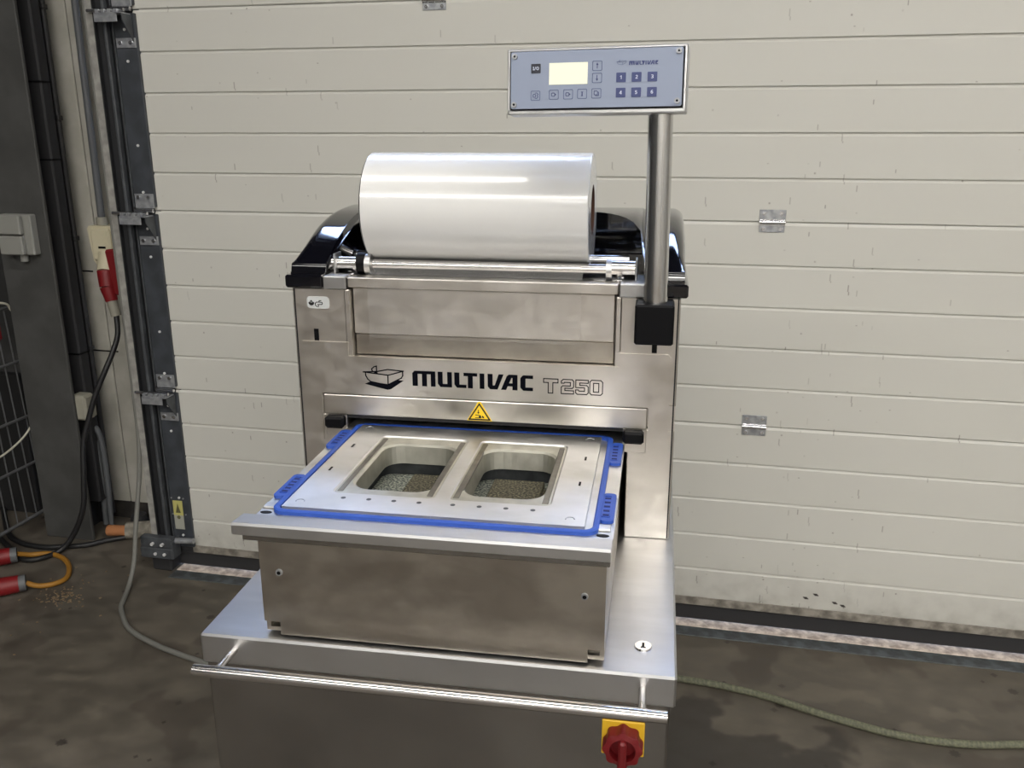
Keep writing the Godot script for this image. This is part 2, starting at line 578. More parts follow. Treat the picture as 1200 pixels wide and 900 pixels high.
func hall() -> void:
	var f := g()
	# floor with texture coordinates in metres
	var A := [Vector3(-4.2, 0, -0.06), Vector3(6.2, 0, -0.06), Vector3(6.2, 0, 10.2), Vector3(-4.2, 0, 10.2)]
	f.box(Vector3(-4.2, -0.2, -0.6), Vector3(6.2, 0.0, 10.2))
	for i in f.v.size():
		f.t[i] = Vector2((f.v[i].x + 3.5) / 5.5, (f.v[i].z + 0.5) / 2.75)
	struct("floor", f, M.floor, "worn dark concrete floor with damp stains and drops", "floor")
	# ceiling and the walls behind the camera
	struct("ceiling", bx(Vector3(-4.2, 4.6, -0.6), Vector3(6.2, 4.8, 10.2)), M.ceiling, "pale hall ceiling above the door", "ceiling")
	struct("wall_back", bx(Vector3(-4.2, 0, 10.0), Vector3(6.2, 4.6, 10.2)), M.hall_wall, "pale hall wall behind the camera", "wall")
	struct("wall_right", bx(Vector3(6.0, 0, -0.6), Vector3(6.2, 4.6, 10.0)), M.hall_wall, "pale hall wall far right of the door", "wall")
	struct("wall_left", bx(Vector3(-4.2, 0, -0.6), Vector3(-3.35, 4.6, 10.0)), M.dark_wall, "dark grey side wall behind the wire mesh fence", "wall")
	# front wall round the door opening
	var w := g()
	w.box(Vector3(-1.93, 0, -0.34), Vector3(-1.90, 2.56, -0.06))
	w.box(Vector3(2.40, 0, -0.36), Vector3(6.0, 4.6, -0.05))
	struct("wall_front", w, M.hall_wall, "pale front wall right of the door opening", "wall")
	struct("wall_front_corner", bx(Vector3(-3.35, 0, -0.55), Vector3(-2.60, 4.6, -0.36)), M.dark_wall, "dark grey front wall behind the wire mesh fence", "wall")
	# lintel above the door with a row of high windows
	var li := g()
	li.box(Vector3(-1.93, 2.56, -0.36), Vector3(2.42, 2.75, -0.045))
	li.box(Vector3(-1.93, 3.75, -0.36), Vector3(2.42, 4.6, -0.045))
	var cuts := [-1.93, -1.75, -0.45, -0.35, 0.95, 1.05, 2.30, 2.42]
	for k in range(0, 8, 2):
		li.box(Vector3(cuts[k], 2.75, -0.36), Vector3(cuts[k + 1], 3.75, -0.045))
	struct("wall_lintel", li, M.dark_wall, "dark lintel wall above the cream door", "wall")
	for k in 3:
		var a: float = cuts[k * 2 + 1]
		var b: float = cuts[k * 2 + 2]
		var fr := g()
		fr.box(Vector3(a, 2.75, -0.22), Vector3(b, 2.79, -0.16))
		fr.box(Vector3(a, 3.71, -0.22), Vector3(b, 3.75, -0.16))
		fr.box(Vector3(a, 2.79, -0.22), Vector3(a + 0.04, 3.71, -0.16))
		fr.box(Vector3(b - 0.04, 2.79, -0.22), Vector3(b, 3.71, -0.16))
		var wf := struct("window_%d" % (k + 1), fr, M.black, "dark framed high window above the door, %s one" % ["left", "middle", "right"][k], "window")
		put("pane", bx(Vector3(a + 0.035, 2.785, -0.192), Vector3(b - 0.035, 3.715, -0.188)), M.glass, wf)
	# white sandwich panels left of the door, a dark joint between them
	var wp := Node3D.new()
	wp.name = "wall_front_panels"
	add_child(wp)
	tag(wp, "white sandwich wall panels between the dark column and door track", "wall", "", "structure")
	put("wall_panel", bx(Vector3(-2.62, 0.07, -0.42), Vector3(-2.3075, 4.6, -0.35), 0.003), M.white_wall, wp)
	put("wall_panel", bx(Vector3(-2.3035, 0.07, -0.42), Vector3(-1.90, 4.6, -0.35), 0.003), M.white_wall, wp)
	put("joint_strip", bx(Vector3(-2.309, 0.0, -0.42), Vector3(-2.302, 4.6, -0.357)), M.black_flat, wp)
	put("base_rail", bx(Vector3(-2.62, 0.0, -0.42), Vector3(-1.90, 0.075, -0.345)), M.dirt, wp)
	# threshold under the door
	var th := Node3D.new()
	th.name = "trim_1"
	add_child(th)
	tag(th, "worn threshold strip coloured pale for light leaking under the door, and grey steel edge along the floor", "threshold", "", "structure")
	put("strip", bx(Vector3(-1.86, -0.02, -0.30), Vector3(2.4, 0.004, 0.032), 0.002), M.threshold, th)  # pale colour stands in for daylight leaking under the door
	put("steel_edge", bx(Vector3(-1.86, -0.02, 0.033), Vector3(2.4, 0.003, 0.088), 0.001), M.sill_metal, th)
	var og := struct("outside_ground", bx(Vector3(-14, -0.5, -22), Vector3(14, -0.205, 34)), M.outside, "pale yard ground outside the hall", "ground")
	og.name = "ground_outside"
	for row in [[2.5, "in the row over the machine", 0.33], [6.3, "in the middle row of the hall", 0.80], [8.6, "in the row near the back wall", 1.0]]:
		for q in [[-0.8, "left"], [1.5, "middle"], [3.8, "right"]]:
			ceiling_light(q[0] + (0.0 if row[0] < 3.0 else -1.1 if row[0] < 7.0 else 0.9), row[0], 4.3, "%s, %s one" % [row[1], q[1]], row[2])

# ---------------------------------------------------------------- sectional door
const S2 := 0.7035
const RIB := 0.125

func door_slab(x0: float, x1: float, y0: float, y1: float, ribs: Array) -> Geo:
	# front skin with pressed grooves: a sharp upper lip and a slope that faces up below it
	var q := g()
	var pr: Array[Vector2] = []               # (y, z), upwards
	pr.append(Vector2(y0, -0.003))
	pr.append(Vector2(y0 + 0.003, 0.0))
	for r in ribs:
		pr.append(Vector2(r - 0.010, 0.0))
		pr.append(Vector2(r - 0.002, -0.0065))
		pr.append(Vector2(r, -0.0065))
		pr.append(Vector2(r + 0.0005, 0.0))
	pr.append(Vector2(y1 - 0.010, 0.0))
	pr.append(Vector2(y1 - 0.001, -0.005))
	for i in pr.size() - 1:
		var a := pr[i]
		var b := pr[i + 1]
		q.quad(Vector3(x0, a.x, a.y), Vector3(x1, a.x, a.y), Vector3(x1, b.x, b.y), Vector3(x0, b.x, b.y))
	q.box(Vector3(x0, y0, -0.04), Vector3(x1, y1 - 0.001, -0.006))
	for i in q.v.size():
		q.t[i] = Vector2((q.v[i].x - DOOR_X0) / DOOR_W, 1.0 - q.v[i].y / DOOR_H)
	return q

func hinge(d: Node3D, x: float, y: float) -> void:
	var o := put("hinge", bx(Vector3(x - 0.037, y + 0.007, 0.0), Vector3(x + 0.037, y + 0.036, 0.0025), 0.001), M.galv, d)
	put("leaf", bx(Vector3(x - 0.036, y - 0.029, 0.0), Vector3(x + 0.036, y - 0.007, 0.0025), 0.001), M.galv, o)
	var k := g()
	for i in 4:
		var a := x - 0.036 + i * 0.018
		k.cyl(Vector3(a + 0.0006, y, 0.006), Vector3(a + 0.0174, y, 0.006), 0.0062, 0.0062, 12)
	k.box(Vector3(x - 0.036, y - 0.009, 0.0005), Vector3(x + 0.036, y + 0.009, 0.003))
	put("pin", k, M.chrome, o)
	for q in [[-0.024, 0.026], [0.024, 0.026], [-0.024, -0.019], [0.024, -0.019]]:
		put("screw", rod(Vector3(x + q[0], y + q[1], 0.002), Vector3(x + q[0], y + q[1], 0.0065), 0.0055, 8), M.chrome, o)

func door() -> void:
	var d := Node3D.new()
	d.name = "door_1"
	add_child(d)
	tag(d, "cream sectional garage door with ribbed horizontal panels behind the machine", "door", "", "structure")
	var X0 := -1.80
	var X1 := 2.38
	for i in 4:
		var y0 := S2 - 0.625 + 0.625 * i
		var y1 := y0 + 0.625
		var ribs := []
		for k in range(1, 5):
			ribs.append(y0 + RIB * k)
		put("panel", door_slab(X0, X1, y0, y1, ribs), M.door, d)
		# steel end stile at the left of each section
		var st := put("end_stile", bx(Vector3(-1.868, y0 + 0.012, -0.03), Vector3(-1.789, y1 - 0.012, 0.010), 0.002), M.stile, d)
		for sy in [0.06, 0.21, 0.47, 0.565]:
			put("screw", rod(Vector3(-1.828, y0 + sy, 0.009), Vector3(-1.828, y0 + sy, 0.0135), 0.0045, 8), M.bright, st)
		put("stile_sky_block", bx(Vector3(-1.874, y0 - 0.013, -0.038), Vector3(-1.780, y0 + 0.02, -0.004)), M.rubber, st)  # added strip, stops sky light in the gap between stiles
		put("edge_lip", bx(Vector3(-1.868, y0 + 0.012, 0.010), Vector3(-1.864, y1 - 0.012, 0.016)), M.track, st)
	# bottom rail and rubber seal
	put("bottom_rail", bx(Vector3(X0, 0.066, -0.04), Vector3(X1, 0.096, 0.003), 0.0015), mottled(Color(0.60, 0.58, 0.54), Color(0.40, 0.38, 0.35), 0.6, 3.0, 90), d)
	put("rubber_seal", bx(Vector3(-1.868, 0.008, -0.036), Vector3(X1, 0.066, -0.004), 0.006), M.rubber, d)
	# hinges between sections
	for q in [[0.194, 1.3285], [0.188, 0.7035], [-0.808, 1.9535], [-0.808, 1.3285], [-0.808, 0.7035], [1.19, 1.9535], [1.19, 1.3285], [1.19, 0.7035]]:
		hinge(d, q[0], q[1])
	# roller brackets at the section joints
	for y in [0.7035, 1.3285, 1.9535, 2.5785]:
		var rb := put("roller_bracket", bx(Vector3(-1.862, y + 0.008, 0.010), Vector3(-1.792, y + 0.055, 0.014), 0.001), M.galv, d)
		put("bracket_leaf", bx(Vector3(-1.862, y - 0.115, 0.010), Vector3(-1.792, y - 0.085, 0.014), 0.001), M.galv, rb)
		put("hinge_barrel", rod(Vector3(-1.862, y, 0.018), Vector3(-1.795, y, 0.018), 0.007, 12), M.chrome, rb)
		var br := g()
		br.box(Vector3(-1.895, y - 0.042, 0.060), Vector3(-1.815, y - 0.018, 0.064), 0.001)
		br.box(Vector3(-1.895, y - 0.018, 0.012), Vector3(-1.800, y - 0.014, 0.064), 0.001)
		for k in 4:
			br.box(Vector3(-1.892 + k * 0.022, y - 0.016, 0.050), Vector3(-1.880 + k * 0.022, y - 0.004, 0.062), 0.001)
		put("roller_holder", br, M.galv, rb)
		var gs := g()
		gs.xf = Transform3D(Basis(Vector3(0, 0, 1), Vector3(0, 1, 0), Vector3(-1, 0, 0)), Vector3(-1.797, y, 0))
		gs.prism(PackedVector2Array([Vector2(0.012, -0.018), Vector2(0.062, -0.018), Vector2(0.062, -0.036), Vector2(0.012, -0.10)]), 0.0, 0.003)
		put("gusset", gs, M.track, rb)
		put("roller_shaft", rod(Vector3(-1.93, y - 0.006, 0.045), Vector3(-1.80, y - 0.006, 0.045), 0.0055, 10), M.chrome, rb)
		for q in [[-1.846, 0.044], [-1.808, 0.044], [-1.846, -0.100], [-1.808, -0.100]]:
			put("screw", rod(Vector3(q[0], y + q[1], 0.012), Vector3(q[0], y + q[1], 0.019), 0.0065, 8), M.chrome, rb)

func door_track() -> void:
	var o := thing("door_track", "dark galvanised vertical door track with bolted foot beside the cream door", "door track", Vector3(-1.92, 0, 0))
	# local x from the track axis
	var rail := g()
	rail.box(Vector3(0.001, 0.10, 0.024), Vector3(0.005, 4.2, 0.036))
	rail.box(Vector3(0.001, 0.10, 0.012), Vector3(0.033, 4.2, 0.020))
	put("rail", rail, M.track_dark, o)
	put("rail_lip", bx(Vector3(0.031, 0.10, 0.012), Vector3(0.042, 4.2, 0.034), 0.003), M.track, o)
	put("side_seal", bx(Vector3(0.042, 0.08, -0.05), Vector3(0.056, 4.2, 0.006)), M.rubber, o)
	put("angle", bx(Vector3(-0.025, 0.10, 0.030), Vector3(0.003, 4.2, 0.034), 0.001), M.track_light, o)
	put("frame_back", bx(Vector3(-0.024, 0.0, -0.05), Vector3(0.040, 4.2, 0.011)), M.track_dark, o)
	var ft := g()
	ft.box(Vector3(-0.058, 0.100, 0.030), Vector3(0.072, 0.142, 0.060), 0.003)
	ft.box(Vector3(-0.058, 0.060, 0.058), Vector3(0.072, 0.102, 0.066), 0.003)
	ft.box(Vector3(0.066, 0.060, 0.010), Vector3(0.075, 0.135, 0.062), 0.002)
	put("foot_bracket", ft, M.track, o)
	put("anchor_block", bx(Vector3(-0.03, 0.0, -0.06), Vector3(0.050, 0.06, 0.045), 0.006), M.rubber, o)  # foot block, widened to keep sky light out beside the door
	for q in [[-0.005, 0.118], [0.035, 0.118], [0.005, 0.080], [0.042, 0.080]]:
		put("bolt", rod(Vector3(q[0], q[1], 0.058), Vector3(q[0], q[1], 0.071), 0.006, 8), M.bright, o)
	put("axle_stub", rod(Vector3(0.07, 0.125, 0.035), Vector3(0.145, 0.128, 0.030), 0.011, 14), M.galv, o)
	put("warning_label", bx(Vector3(0.064, 0.218, 0.0105), Vector3(0.102, 0.276, 0.0125)), M.label_yellow, o, "yellow upper half of the paper label")
	put("warning_label", bx(Vector3(0.064, 0.162, 0.0105), Vector3(0.102, 0.218, 0.0125)), M.label_white, o, "white lower half of the paper label")
	var lm := g()
	lm.cyl(Vector3(0.083, 0.210, 0.0122), Vector3(0.083, 0.210, 0.0132), 0.007, 0.007, 14)
	lm.prism(PackedVector2Array([Vector2(0.073, 0.228), Vector2(0.093, 0.228), Vector2(0.083, 0.266)]), 0.0122, 0.0130)
	put("label_mark", lm, mat(Color(0.35, 0.34, 0.22), 0.7), o)
	for q in [[0.060, 0.286], [0.108, 0.286], [0.060, 0.222], [0.112, 0.222]]:
		put("rivet", rod(Vector3(q[0], q[1], 0.010), Vector3(q[0], q[1], 0.013), 0.003, 8), M.galv, o)

# ---------------------------------------------------------------- column, fence, electrics at the left
func left_side() -> void:
	var c := thing("steel_column", "dark grey painted steel column at the left edge", "column", Vector3(-2.425, 0, -0.2))
	put("front_flange", bx(Vector3(-0.115, 0, 0.064), Vector3(0.100, 4.6, 0.080), 0.003), M.column, c)
	put("web", bx(Vector3(-0.01, 0, -0.09), Vector3(0.01, 4.6, 0.064)), M.column_dark, c)  # web and rear flange: column paint darkened for shade in the recess
	put("rear_flange", bx(Vector3(-0.115, 0, -0.10), Vector3(0.050, 4.6, -0.085), 0.003), M.column_dark, c)
	var du := thing("cable_duct", "black upright strip standing in the column recess", "cable duct", Vector3(-2.36, 0.13, -0.20))  # near-black box along the side of the column recess
	put("cover", bx(Vector3(-0.045, 0.0, -0.055), Vector3(0.028, 4.4, -0.002), 0.006), M.rubber, du)
	for q in [0.62, 1.35, 1.62]:
		put("strap", bx(Vector3(-0.046, q, -0.057), Vector3(0.030, q + 0.006, 0.001)), M.black, du)
	# bundle of dark conduits on the far side of the column
	for i in 2:
		var x := -2.372 + 0.025 * i
		var p := thing("conduit_pipe", "dark conduit pipe clipped behind the column, %s one" % ["outer" if i == 1 else "inner"], "pipe", Vector3(x, 0, -0.285), 0.0, "dark conduits behind the column")
		put("pipe", rod(Vector3(0, 0.05, 0), Vector3(0, 4.5, 0), 0.0105, 12), M.conduit_dark, p)
		for y in [0.75, 1.18, 1.62, 2.0]:
			put("clip", bx(Vector3(-0.013, y, -0.013), Vector3(0.013, y + 0.018, 0.013), 0.003), M.conduit if i == 0 else M.conduit_dark, p)
	for i in 2:
		var p := g()
		var x0 := -2.352 + 0.026 * i
		p.tube([Vector3(x0 - 0.03, 0.45, -0.24), Vector3(x0, 0.43, -0.235), Vector3(x0 + 0.012, 0.36, -0.235), Vector3(x0 + 0.012, 0.2, -0.235), Vector3(x0 + 0.004, 0.02, -0.235)], 0.0105, 10)
		tag(put("bent_conduit", p, M.conduit), "grey bent conduit reaching the floor at the column foot, %s one" % ["left" if i == 0 else "right"], "pipe", "bent conduits at the column foot")
	var tr := thing("wall_wire", "short black wire sticking out across the white wall panel, upper one", "wire", Vector3(-2.38, 1.062, -0.30))
	put("wire", rod(Vector3(0, 0, 0), Vector3(0.08, -0.001, 0), 0.003, 8), M.black, tr)
	var tr2 := thing("wall_wire", "short black wire sticking out across the white wall panel, lower one", "wire", Vector3(-2.362, 0.745, -0.30))
	put("wire", rod(Vector3(0, 0, 0), Vector3(0.126, -0.001, 0), 0.003, 8), M.black, tr2)
	var jb := thing("junction_box", "off-white junction box low beside the column edge", "box", Vector3(-2.318, 0.505, -0.165))
	put("body", bx(Vector3(-0.034, 0.0, -0.03), Vector3(0.030, 0.100, 0.032), 0.008), M.box_white, jb)
	put("cover", bx(Vector3(0.030, 0.008, -0.026), Vector3(0.036, 0.092, 0.028), 0.002), M.box_white, jb)
	put("knob", rod(Vector3(0.036, 0.020, 0.01), Vector3(0.046, 0.020, 0.01), 0.010, 12), M.box_white, jb)
	# double light switch on the column face
	var sw := thing("light_switch", "grey double rocker light switch box on the dark column", "light switch", Vector3(-2.43, 1.15, -0.12))
	put("body", bx(Vector3(-0.062, 0.0, 0.0), Vector3(0.066, 0.146, 0.034), 0.004), M.switch_white, sw)
	put("rocker", bx(Vector3(-0.060, 0.002, 0.034), Vector3(0.036, 0.070, 0.056), 0.004), M.switch_white, sw)
	put("rocker", bx(Vector3(-0.060, 0.075, 0.034), Vector3(0.036, 0.144, 0.056), 0.004), M.switch_white, sw)
	put("cable_gland", rod(Vector3(0.005, 0.0, 0.017), Vector3(0.005, -0.025, 0.017), 0.014, 14), M.switch_white, sw)
	# socket with conduit from above
	var so := thing("power_socket", "beige industrial wall socket on the white panel beside the track", "socket", Vector3(-2.213, 1.08, -0.35))
	var sb := g()
	sb.xf = Transform3D(Basis(Vector3(1, 0, 0), Vector3(0, 1, 0), Vector3(0, 0, 1)), Vector3.ZERO)
	sb.prism(PackedVector2Array([Vector2(-0.046, 0.03), Vector2(-0.030, 0.005), Vector2(0.030, 0.005), Vector2(0.048, 0.03), Vector2(0.056, 0.150), Vector2(0.046, 0.160), Vector2(-0.050, 0.160), Vector2(-0.058, 0.150)]), 0.0, 0.088)
	sb.box(Vector3(-0.040, 0.03, 0.08), Vector3(0.042, 0.150, 0.102), 0.008)
	put("body", sb, M.beige, so)
	var nose := g()
	nose.cyl(Vector3(0.010, 0.055, 0.075), Vector3(0.016, -0.008, 0.108), 0.036, 0.033, 18)
	put("nose", nose, M.beige, so)
	put("window", bx(Vector3(-0.008, 0.078, 0.1015), Vector3(0.022, 0.086, 0.104)), M.black, so)
	put("gland", rod(Vector3(-0.018, 0.158, 0.05), Vector3(-0.018, 0.19, 0.05), 0.021, 8), M.box_white, so)
	put("screw_lug", bx(Vector3(-0.062, -0.005, 0.0), Vector3(-0.020, 0.03, 0.03), 0.004), M.box_white, so)
	var flap := g()
	flap.xf = Transform3D(Basis(Vector3(0, 0, 1), deg_to_rad(7)), Vector3(0.062, -0.005, 0.112))
	flap.box(Vector3(-0.022, -0.088, 0.0), Vector3(0.020, 0.085, 0.016), 0.007)
	put("flap", flap, M.red_plug, so, "red hinged socket flap")
	var cp := thing("conduit_pipe", "grey conduit pipe running down into the beige socket", "pipe", Vector3(-2.231, 1.265, -0.30))
	put("pipe", rod(Vector3(0, 0, 0), Vector3(0.03, 3.2, 0), 0.013, 14), M.conduit, cp)
	# plug with black cable hanging to the floor
	var pl := thing("power_cable", "black power cable with red plug hanging from the beige socket", "cable", Vector3(-2.195, 1.072, -0.245))
	var pg := g()
	pg.cyl(Vector3(-0.002, 0.004, 0.004), Vector3(0.006, -0.055, 0.016), 0.033, 0.030, 18)
	pg.cyl(Vector3(0.006, -0.055, 0.016), Vector3(0.018, -0.108, 0.020), 0.030, 0.022, 18)
	put("plug", pg, M.red_plug, pl, "red plug")
	put("collar", rod(Vector3(0.018, -0.108, 0.020), Vector3(0.030, -0.165, 0.022), 0.019, 14), M.box_white, pl)
	var ca := g()
	var path := []
	for q in [[-2.165, 0.910, -0.224], [-2.152, 0.842, -0.20], [-2.158, 0.784, -0.17], [-2.173, 0.717, -0.13], [-2.205, 0.63, -0.10], [-2.235, 0.535, -0.08], [-2.258, 0.438, -0.06], [-2.262, 0.303, -0.04], [-2.277, 0.182, -0.03], [-2.335, 0.065, -0.02], [-2.379, 0.014, 0.012], [-2.41, 0.012, 0.075], [-2.46, 0.012, 0.095], [-2.52, 0.012, 0.066], [-2.61, 0.012, 0.01], [-2.75, 0.012, -0.08]]:
		path.append(Vector3(q[0], q[1], q[2]) - Vector3(-2.195, 1.072, -0.245))
	ca.tube(path, 0.0105, 10)
	put("cable", ca, M.cable_black, pl)
	# wire mesh fence
	var fe := thing("mesh_fence", "grey welded wire mesh fence left of the column", "fence", Vector3(-2.60, 0, -0.26))
	put("post", rod(Vector3(0, 0.07, 0), Vector3(0, 1.30, 0.06), 0.005, 10), M.wire, fe)
	for y in [0.075, 0.293, 0.488, 0.714, 0.93]:
		put("rail", rod(Vector3(0, y, 0.03 * y), Vector3(0, y + 0.01, 1.4), 0.006 if y > 0.1 else 0.008, 8), M.wire, fe)
	for i in range(1, 12):
		var z := 0.052 * i
		put("wire", rod(Vector3(-0.004, 0.07, z), Vector3(-0.004, 1.30 if i > 3 else 0.93, z + 0.05), 0.0028, 8), M.wire, fe)
	var wc := g()
	wc.tube([Vector3(-2.585, 0.99, 0.05), Vector3(-2.55, 0.965, -0.10), Vector3(-2.55, 0.933, -0.135), Vector3(-2.55, 0.88, -0.166), Vector3(-2.545, 0.75, -0.178), Vector3(-2.545, 0.60, -0.180), Vector3(-2.55, 0.511, -0.175), Vector3(-2.55, 0.463, -0.140), Vector3(-2.55, 0.424, -0.067), Vector3(-2.55, 0.40, 0.05), Vector3(-2.56, 0.42, 0.16)], 0.0042, 8)
	tag(put("white_cable", wc, M.cable_white), "thin white cable looping over the wire mesh fence", "cable")
	var rp := thing("hanging_plug", "dark red plug hanging behind the mesh fence", "plug", Vector3(-2.66, 0.80, -0.12))
	put("body", bx(Vector3(-0.03, 0.0, -0.05), Vector3(0.03, 0.10, 0.02), 0.012), M.red_plug, rp)
	put("tail", rod(Vector3(0, 0.10, -0.015), Vector3(0, 0.15, -0.01), 0.016, 12), M.red_dark, rp)
	# heap of dark sheets leaning behind the fence
	tag(put("leaning_board", bx(Vector3(-3.30, 0.0, -0.34), Vector3(-2.72, 0.62, -0.30), 0.004), M.column_dark), "dark board leaning against the wall behind the mesh fence", "board")

# ---------------------------------------------------------------- lettering
func wordmark(q: Geo, x0: float, y0: float, w: float, h: float, z0: float, z1: float) -> void:
	var sx := w / 1084.0
	var sy := h / 132.0
	for e in [
		[0, [0, 0, 0, 112, 20, 132, 210, 132, 210, 0, 168, 0, 168, 106, 132, 106, 132, 0, 88, 0, 88, 106, 48, 106, 48, 0]],
		[232, [0, 132, 0, 28, 24, 0, 128, 0, 128, 132, 86, 132, 86, 28, 44, 28, 44, 132]],
		[382, [0, 132, 0, 28, 24, 0, 108, 0, 108, 28, 46, 28, 46, 132]],
		[466, [0, 132, 122, 132, 122, 104, 82, 104, 82, 0, 38, 0, 38, 104, 0, 104]],
		[610, [0, 0, 42, 0, 42, 132, 0, 132]],
		[682, [0, 132, 0, 24, 22, 0, 88, 0, 142, 132, 98, 132, 62, 34, 44, 34, 44, 132]],
		[800, [0, 0, 52, 118, 70, 132, 147, 132, 147, 104, 94, 104, 46, 0]],
		[800, [102, 0, 147, 0, 147, 104, 102, 104]],
		[800, [60, 32, 102, 32, 102, 58, 73, 58]],
		[972, [112, 132, 24, 132, 0, 108, 0, 26, 26, 0, 112, 0, 112, 28, 46, 28, 46, 104, 112, 104]]]:
		q.prism(poly(e[1], sx, sy, x0 + e[0] * sx, y0), z0, z1)

func model_mark(q: Geo, x0: float, y0: float, s: float, z0: float, z1: float) -> void:
	for e in [
		[0, [0, 245, 240, 245, 240, 180, 155, 180, 155, 0, 78, 0, 78, 180, 0, 180]],
		[295, [0, 180, 0, 215, 30, 245, 180, 245, 205, 215, 205, 120, 180, 95, 60, 95, 60, 55, 205, 55, 205, 0, 0, 0, 0, 110, 25, 135, 150, 135, 150, 195, 55, 195, 45, 180]],
		[535, [205, 245, 0, 245, 0, 115, 145, 115, 145, 55, 55, 55, 40, 75, 0, 75, 0, 25, 25, 0, 180, 0, 205, 25, 205, 130, 180, 155, 65, 155, 65, 195, 205, 195]],
		[765, [30, 0, 180, 0, 210, 30, 210, 220, 180, 250, 30, 250, 0, 220, 0, 30]],
		[765, [62, 50, 148, 50, 148, 200, 62, 200]]]:
		q.stroke(poly(e[1], s, s, x0 + e[0] * s, y0), 15.0 * s, true, z0, z1)

func tray_mark(q: Geo, x0: float, y0: float, s: float, z0: float, z1: float, shadow := true) -> void:
	var w := 26.0 * s
	for e in [
		[0, 400, 340, 425, 580, 480, 945, 455, 585, 345, 0, 400],
		[215, 430, 205, 480, 260, 530, 320, 550, 318, 400, 330, 380, 215, 430],
		[50, 390, 60, 310, 105, 230, 165, 180, 385, 140, 580, 118],
		[930, 450, 930, 350, 895, 290, 815, 250, 585, 125],
		[580, 345, 580, 120]]:
		q.stroke(poly(e, s, s, x0, y0), w, false, z0, z1)
	if shadow:
		q.prism(poly([25, 120, 145, 172, 385, 135, 580, 112, 815, 240, 945, 230, 645, 20, 565, 0, 465, 20], s, s, x0, y0), z0, z1)

func text(called: String, s: String, h: float, at: Vector3, m: Material, parent: Node, skew := 0.0) -> void:
	var tm := TextMesh.new()
	var f := SystemFont.new()
	f.font_names = PackedStringArray(["Droid Sans"])
	f.font_weight = 700
	tm.font = f
	tm.text = s
	tm.font_size = 64
	tm.pixel_size = h / 46.0
	tm.depth = 0.0003
	tm.curve_step = 2.0
	var o := MeshInstance3D.new()
	o.mesh = tm
	o.material_override = m
	o.name = called
	o.position = at
	parent.add_child(o, true)

# ---------------------------------------------------------------- machine
const TURN := 0.047647
const AT := Vector3(-0.358, 0, 1.278)

func V(x: float, y: float, z: float) -> Vector3:
	return Vector3(x, y, z)

func machine() -> void:
	var o := thing("sealing_machine", "stainless steel tray sealing machine with black hood in front of the cream door", "machine", AT, TURN)
	cabinet(o)
	body(o)
	hood(o)
	drawer(o)
	film_rest(o)
	panel(o)

func cabinet(o: Node3D) -> void:
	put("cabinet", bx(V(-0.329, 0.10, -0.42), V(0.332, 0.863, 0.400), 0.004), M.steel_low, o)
	put("cabinet_lid", bx(V(-0.331, 0.859, -0.425), V(0.339, 0.906, 0.407), 0.003), M.steel_top, o)
	for q in [[-0.27, -0.36], [0.27, -0.36], [-0.27, 0.34], [0.27, 0.34]]:
		var ft := g()
		ft.cyl(V(q[0], 0.0, q[1]), V(q[0], 0.02, q[1]), 0.035, 0.030, 20)
		ft.cyl(V(q[0], 0.02, q[1]), V(q[0], 0.10, q[1]), 0.012, 0.012, 12)
		put("foot", ft, M.black, o)
	var h := g()
	h.cyl(V(-0.285, 0.886, 0.462), V(0.302, 0.886, 0.462), 0.0084, 0.0084, 24)
	var hb := put("push_handle", h, M.polished, o)
	put("end_cap", rod(V(-0.312, 0.886, 0.462), V(-0.2855, 0.886, 0.462), 0.0079, 24), M.polished, hb)
	put("end_cap", rod(V(0.3025, 0.886, 0.462), V(0.327, 0.886, 0.462), 0.0079, 24), M.polished, hb)
	for x in [-0.280, 0.295]:
		put("post", rod(V(x, 0.884, 0.405), V(x, 0.886, 0.462), 0.0054, 14), M.polished, hb)
	# main switch
	var s := put("main_switch", bx(V(0.243, 0.775, 0.400), V(0.3005, 0.829, 0.4035), 0.0012), M.yellow, o)
	var k := g()
	var pts := PackedVector2Array()
	for i in 96:
		var a := TAU * i / 96
		var r := 0.0255 + 0.0016 * cos(a * 8.0)
		pts.append(Vector2(0.272 + r * cos(a), 0.799 + r * sin(a)))
	var inner := PackedVector3Array()
	var rim := PackedVector3Array()
	for p in pts:
		rim.append(V(p.x, p.y, 0.424))
		var d := (p - Vector2(0.272, 0.799)).normalized() * 0.0175
		inner.append(V(0.272 + d.x, 0.799 + d.y, 0.426))
	k.band(lift_z(rim, 0.4035), rim)
	k.band(rim, inner)
	k.band(inner, lift_z(inner, 0.412))
	for i in inner.size():
		k.tri(V(0.272, 0.799, 0.412), lift_z(inner, 0.412)[i], lift_z(inner, 0.412)[(i + 1) % inner.size()])
	put("knob", k, M.red, s)
	var gr := g()
	gr.box(V(0.2665, 0.776, 0.411), V(0.2775, 0.817, 0.434), 0.003)
	gr.box(V(0.2655, 0.763, 0.404), V(0.2785, 0.779, 0.420), 0.003)
	put("grip", gr, M.red, s)
	# key lock on the lid
	var l := g()
	l.cyl(V(0.2935, 0.9055, 0.340), V(0.2935, 0.9085, 0.340), 0.0128, 0.0115, 28)
	var lk := put("lid_lock", l, M.chrome, o)
	var ks := g()
	ks.box(V(0.2918, 0.9084, 0.334), V(0.2952, 0.9090, 0.346))
	ks.box(V(0.290, 0.9084, 0.344), V(0.297, 0.9090, 0.346))
	put("keyhole", ks, M.black, lk)

func lift_z(p: PackedVector3Array, z: float) -> PackedVector3Array:
	var r := PackedVector3Array()
	for q in p:
		r.append(Vector3(q.x, q.y, z))
	return r

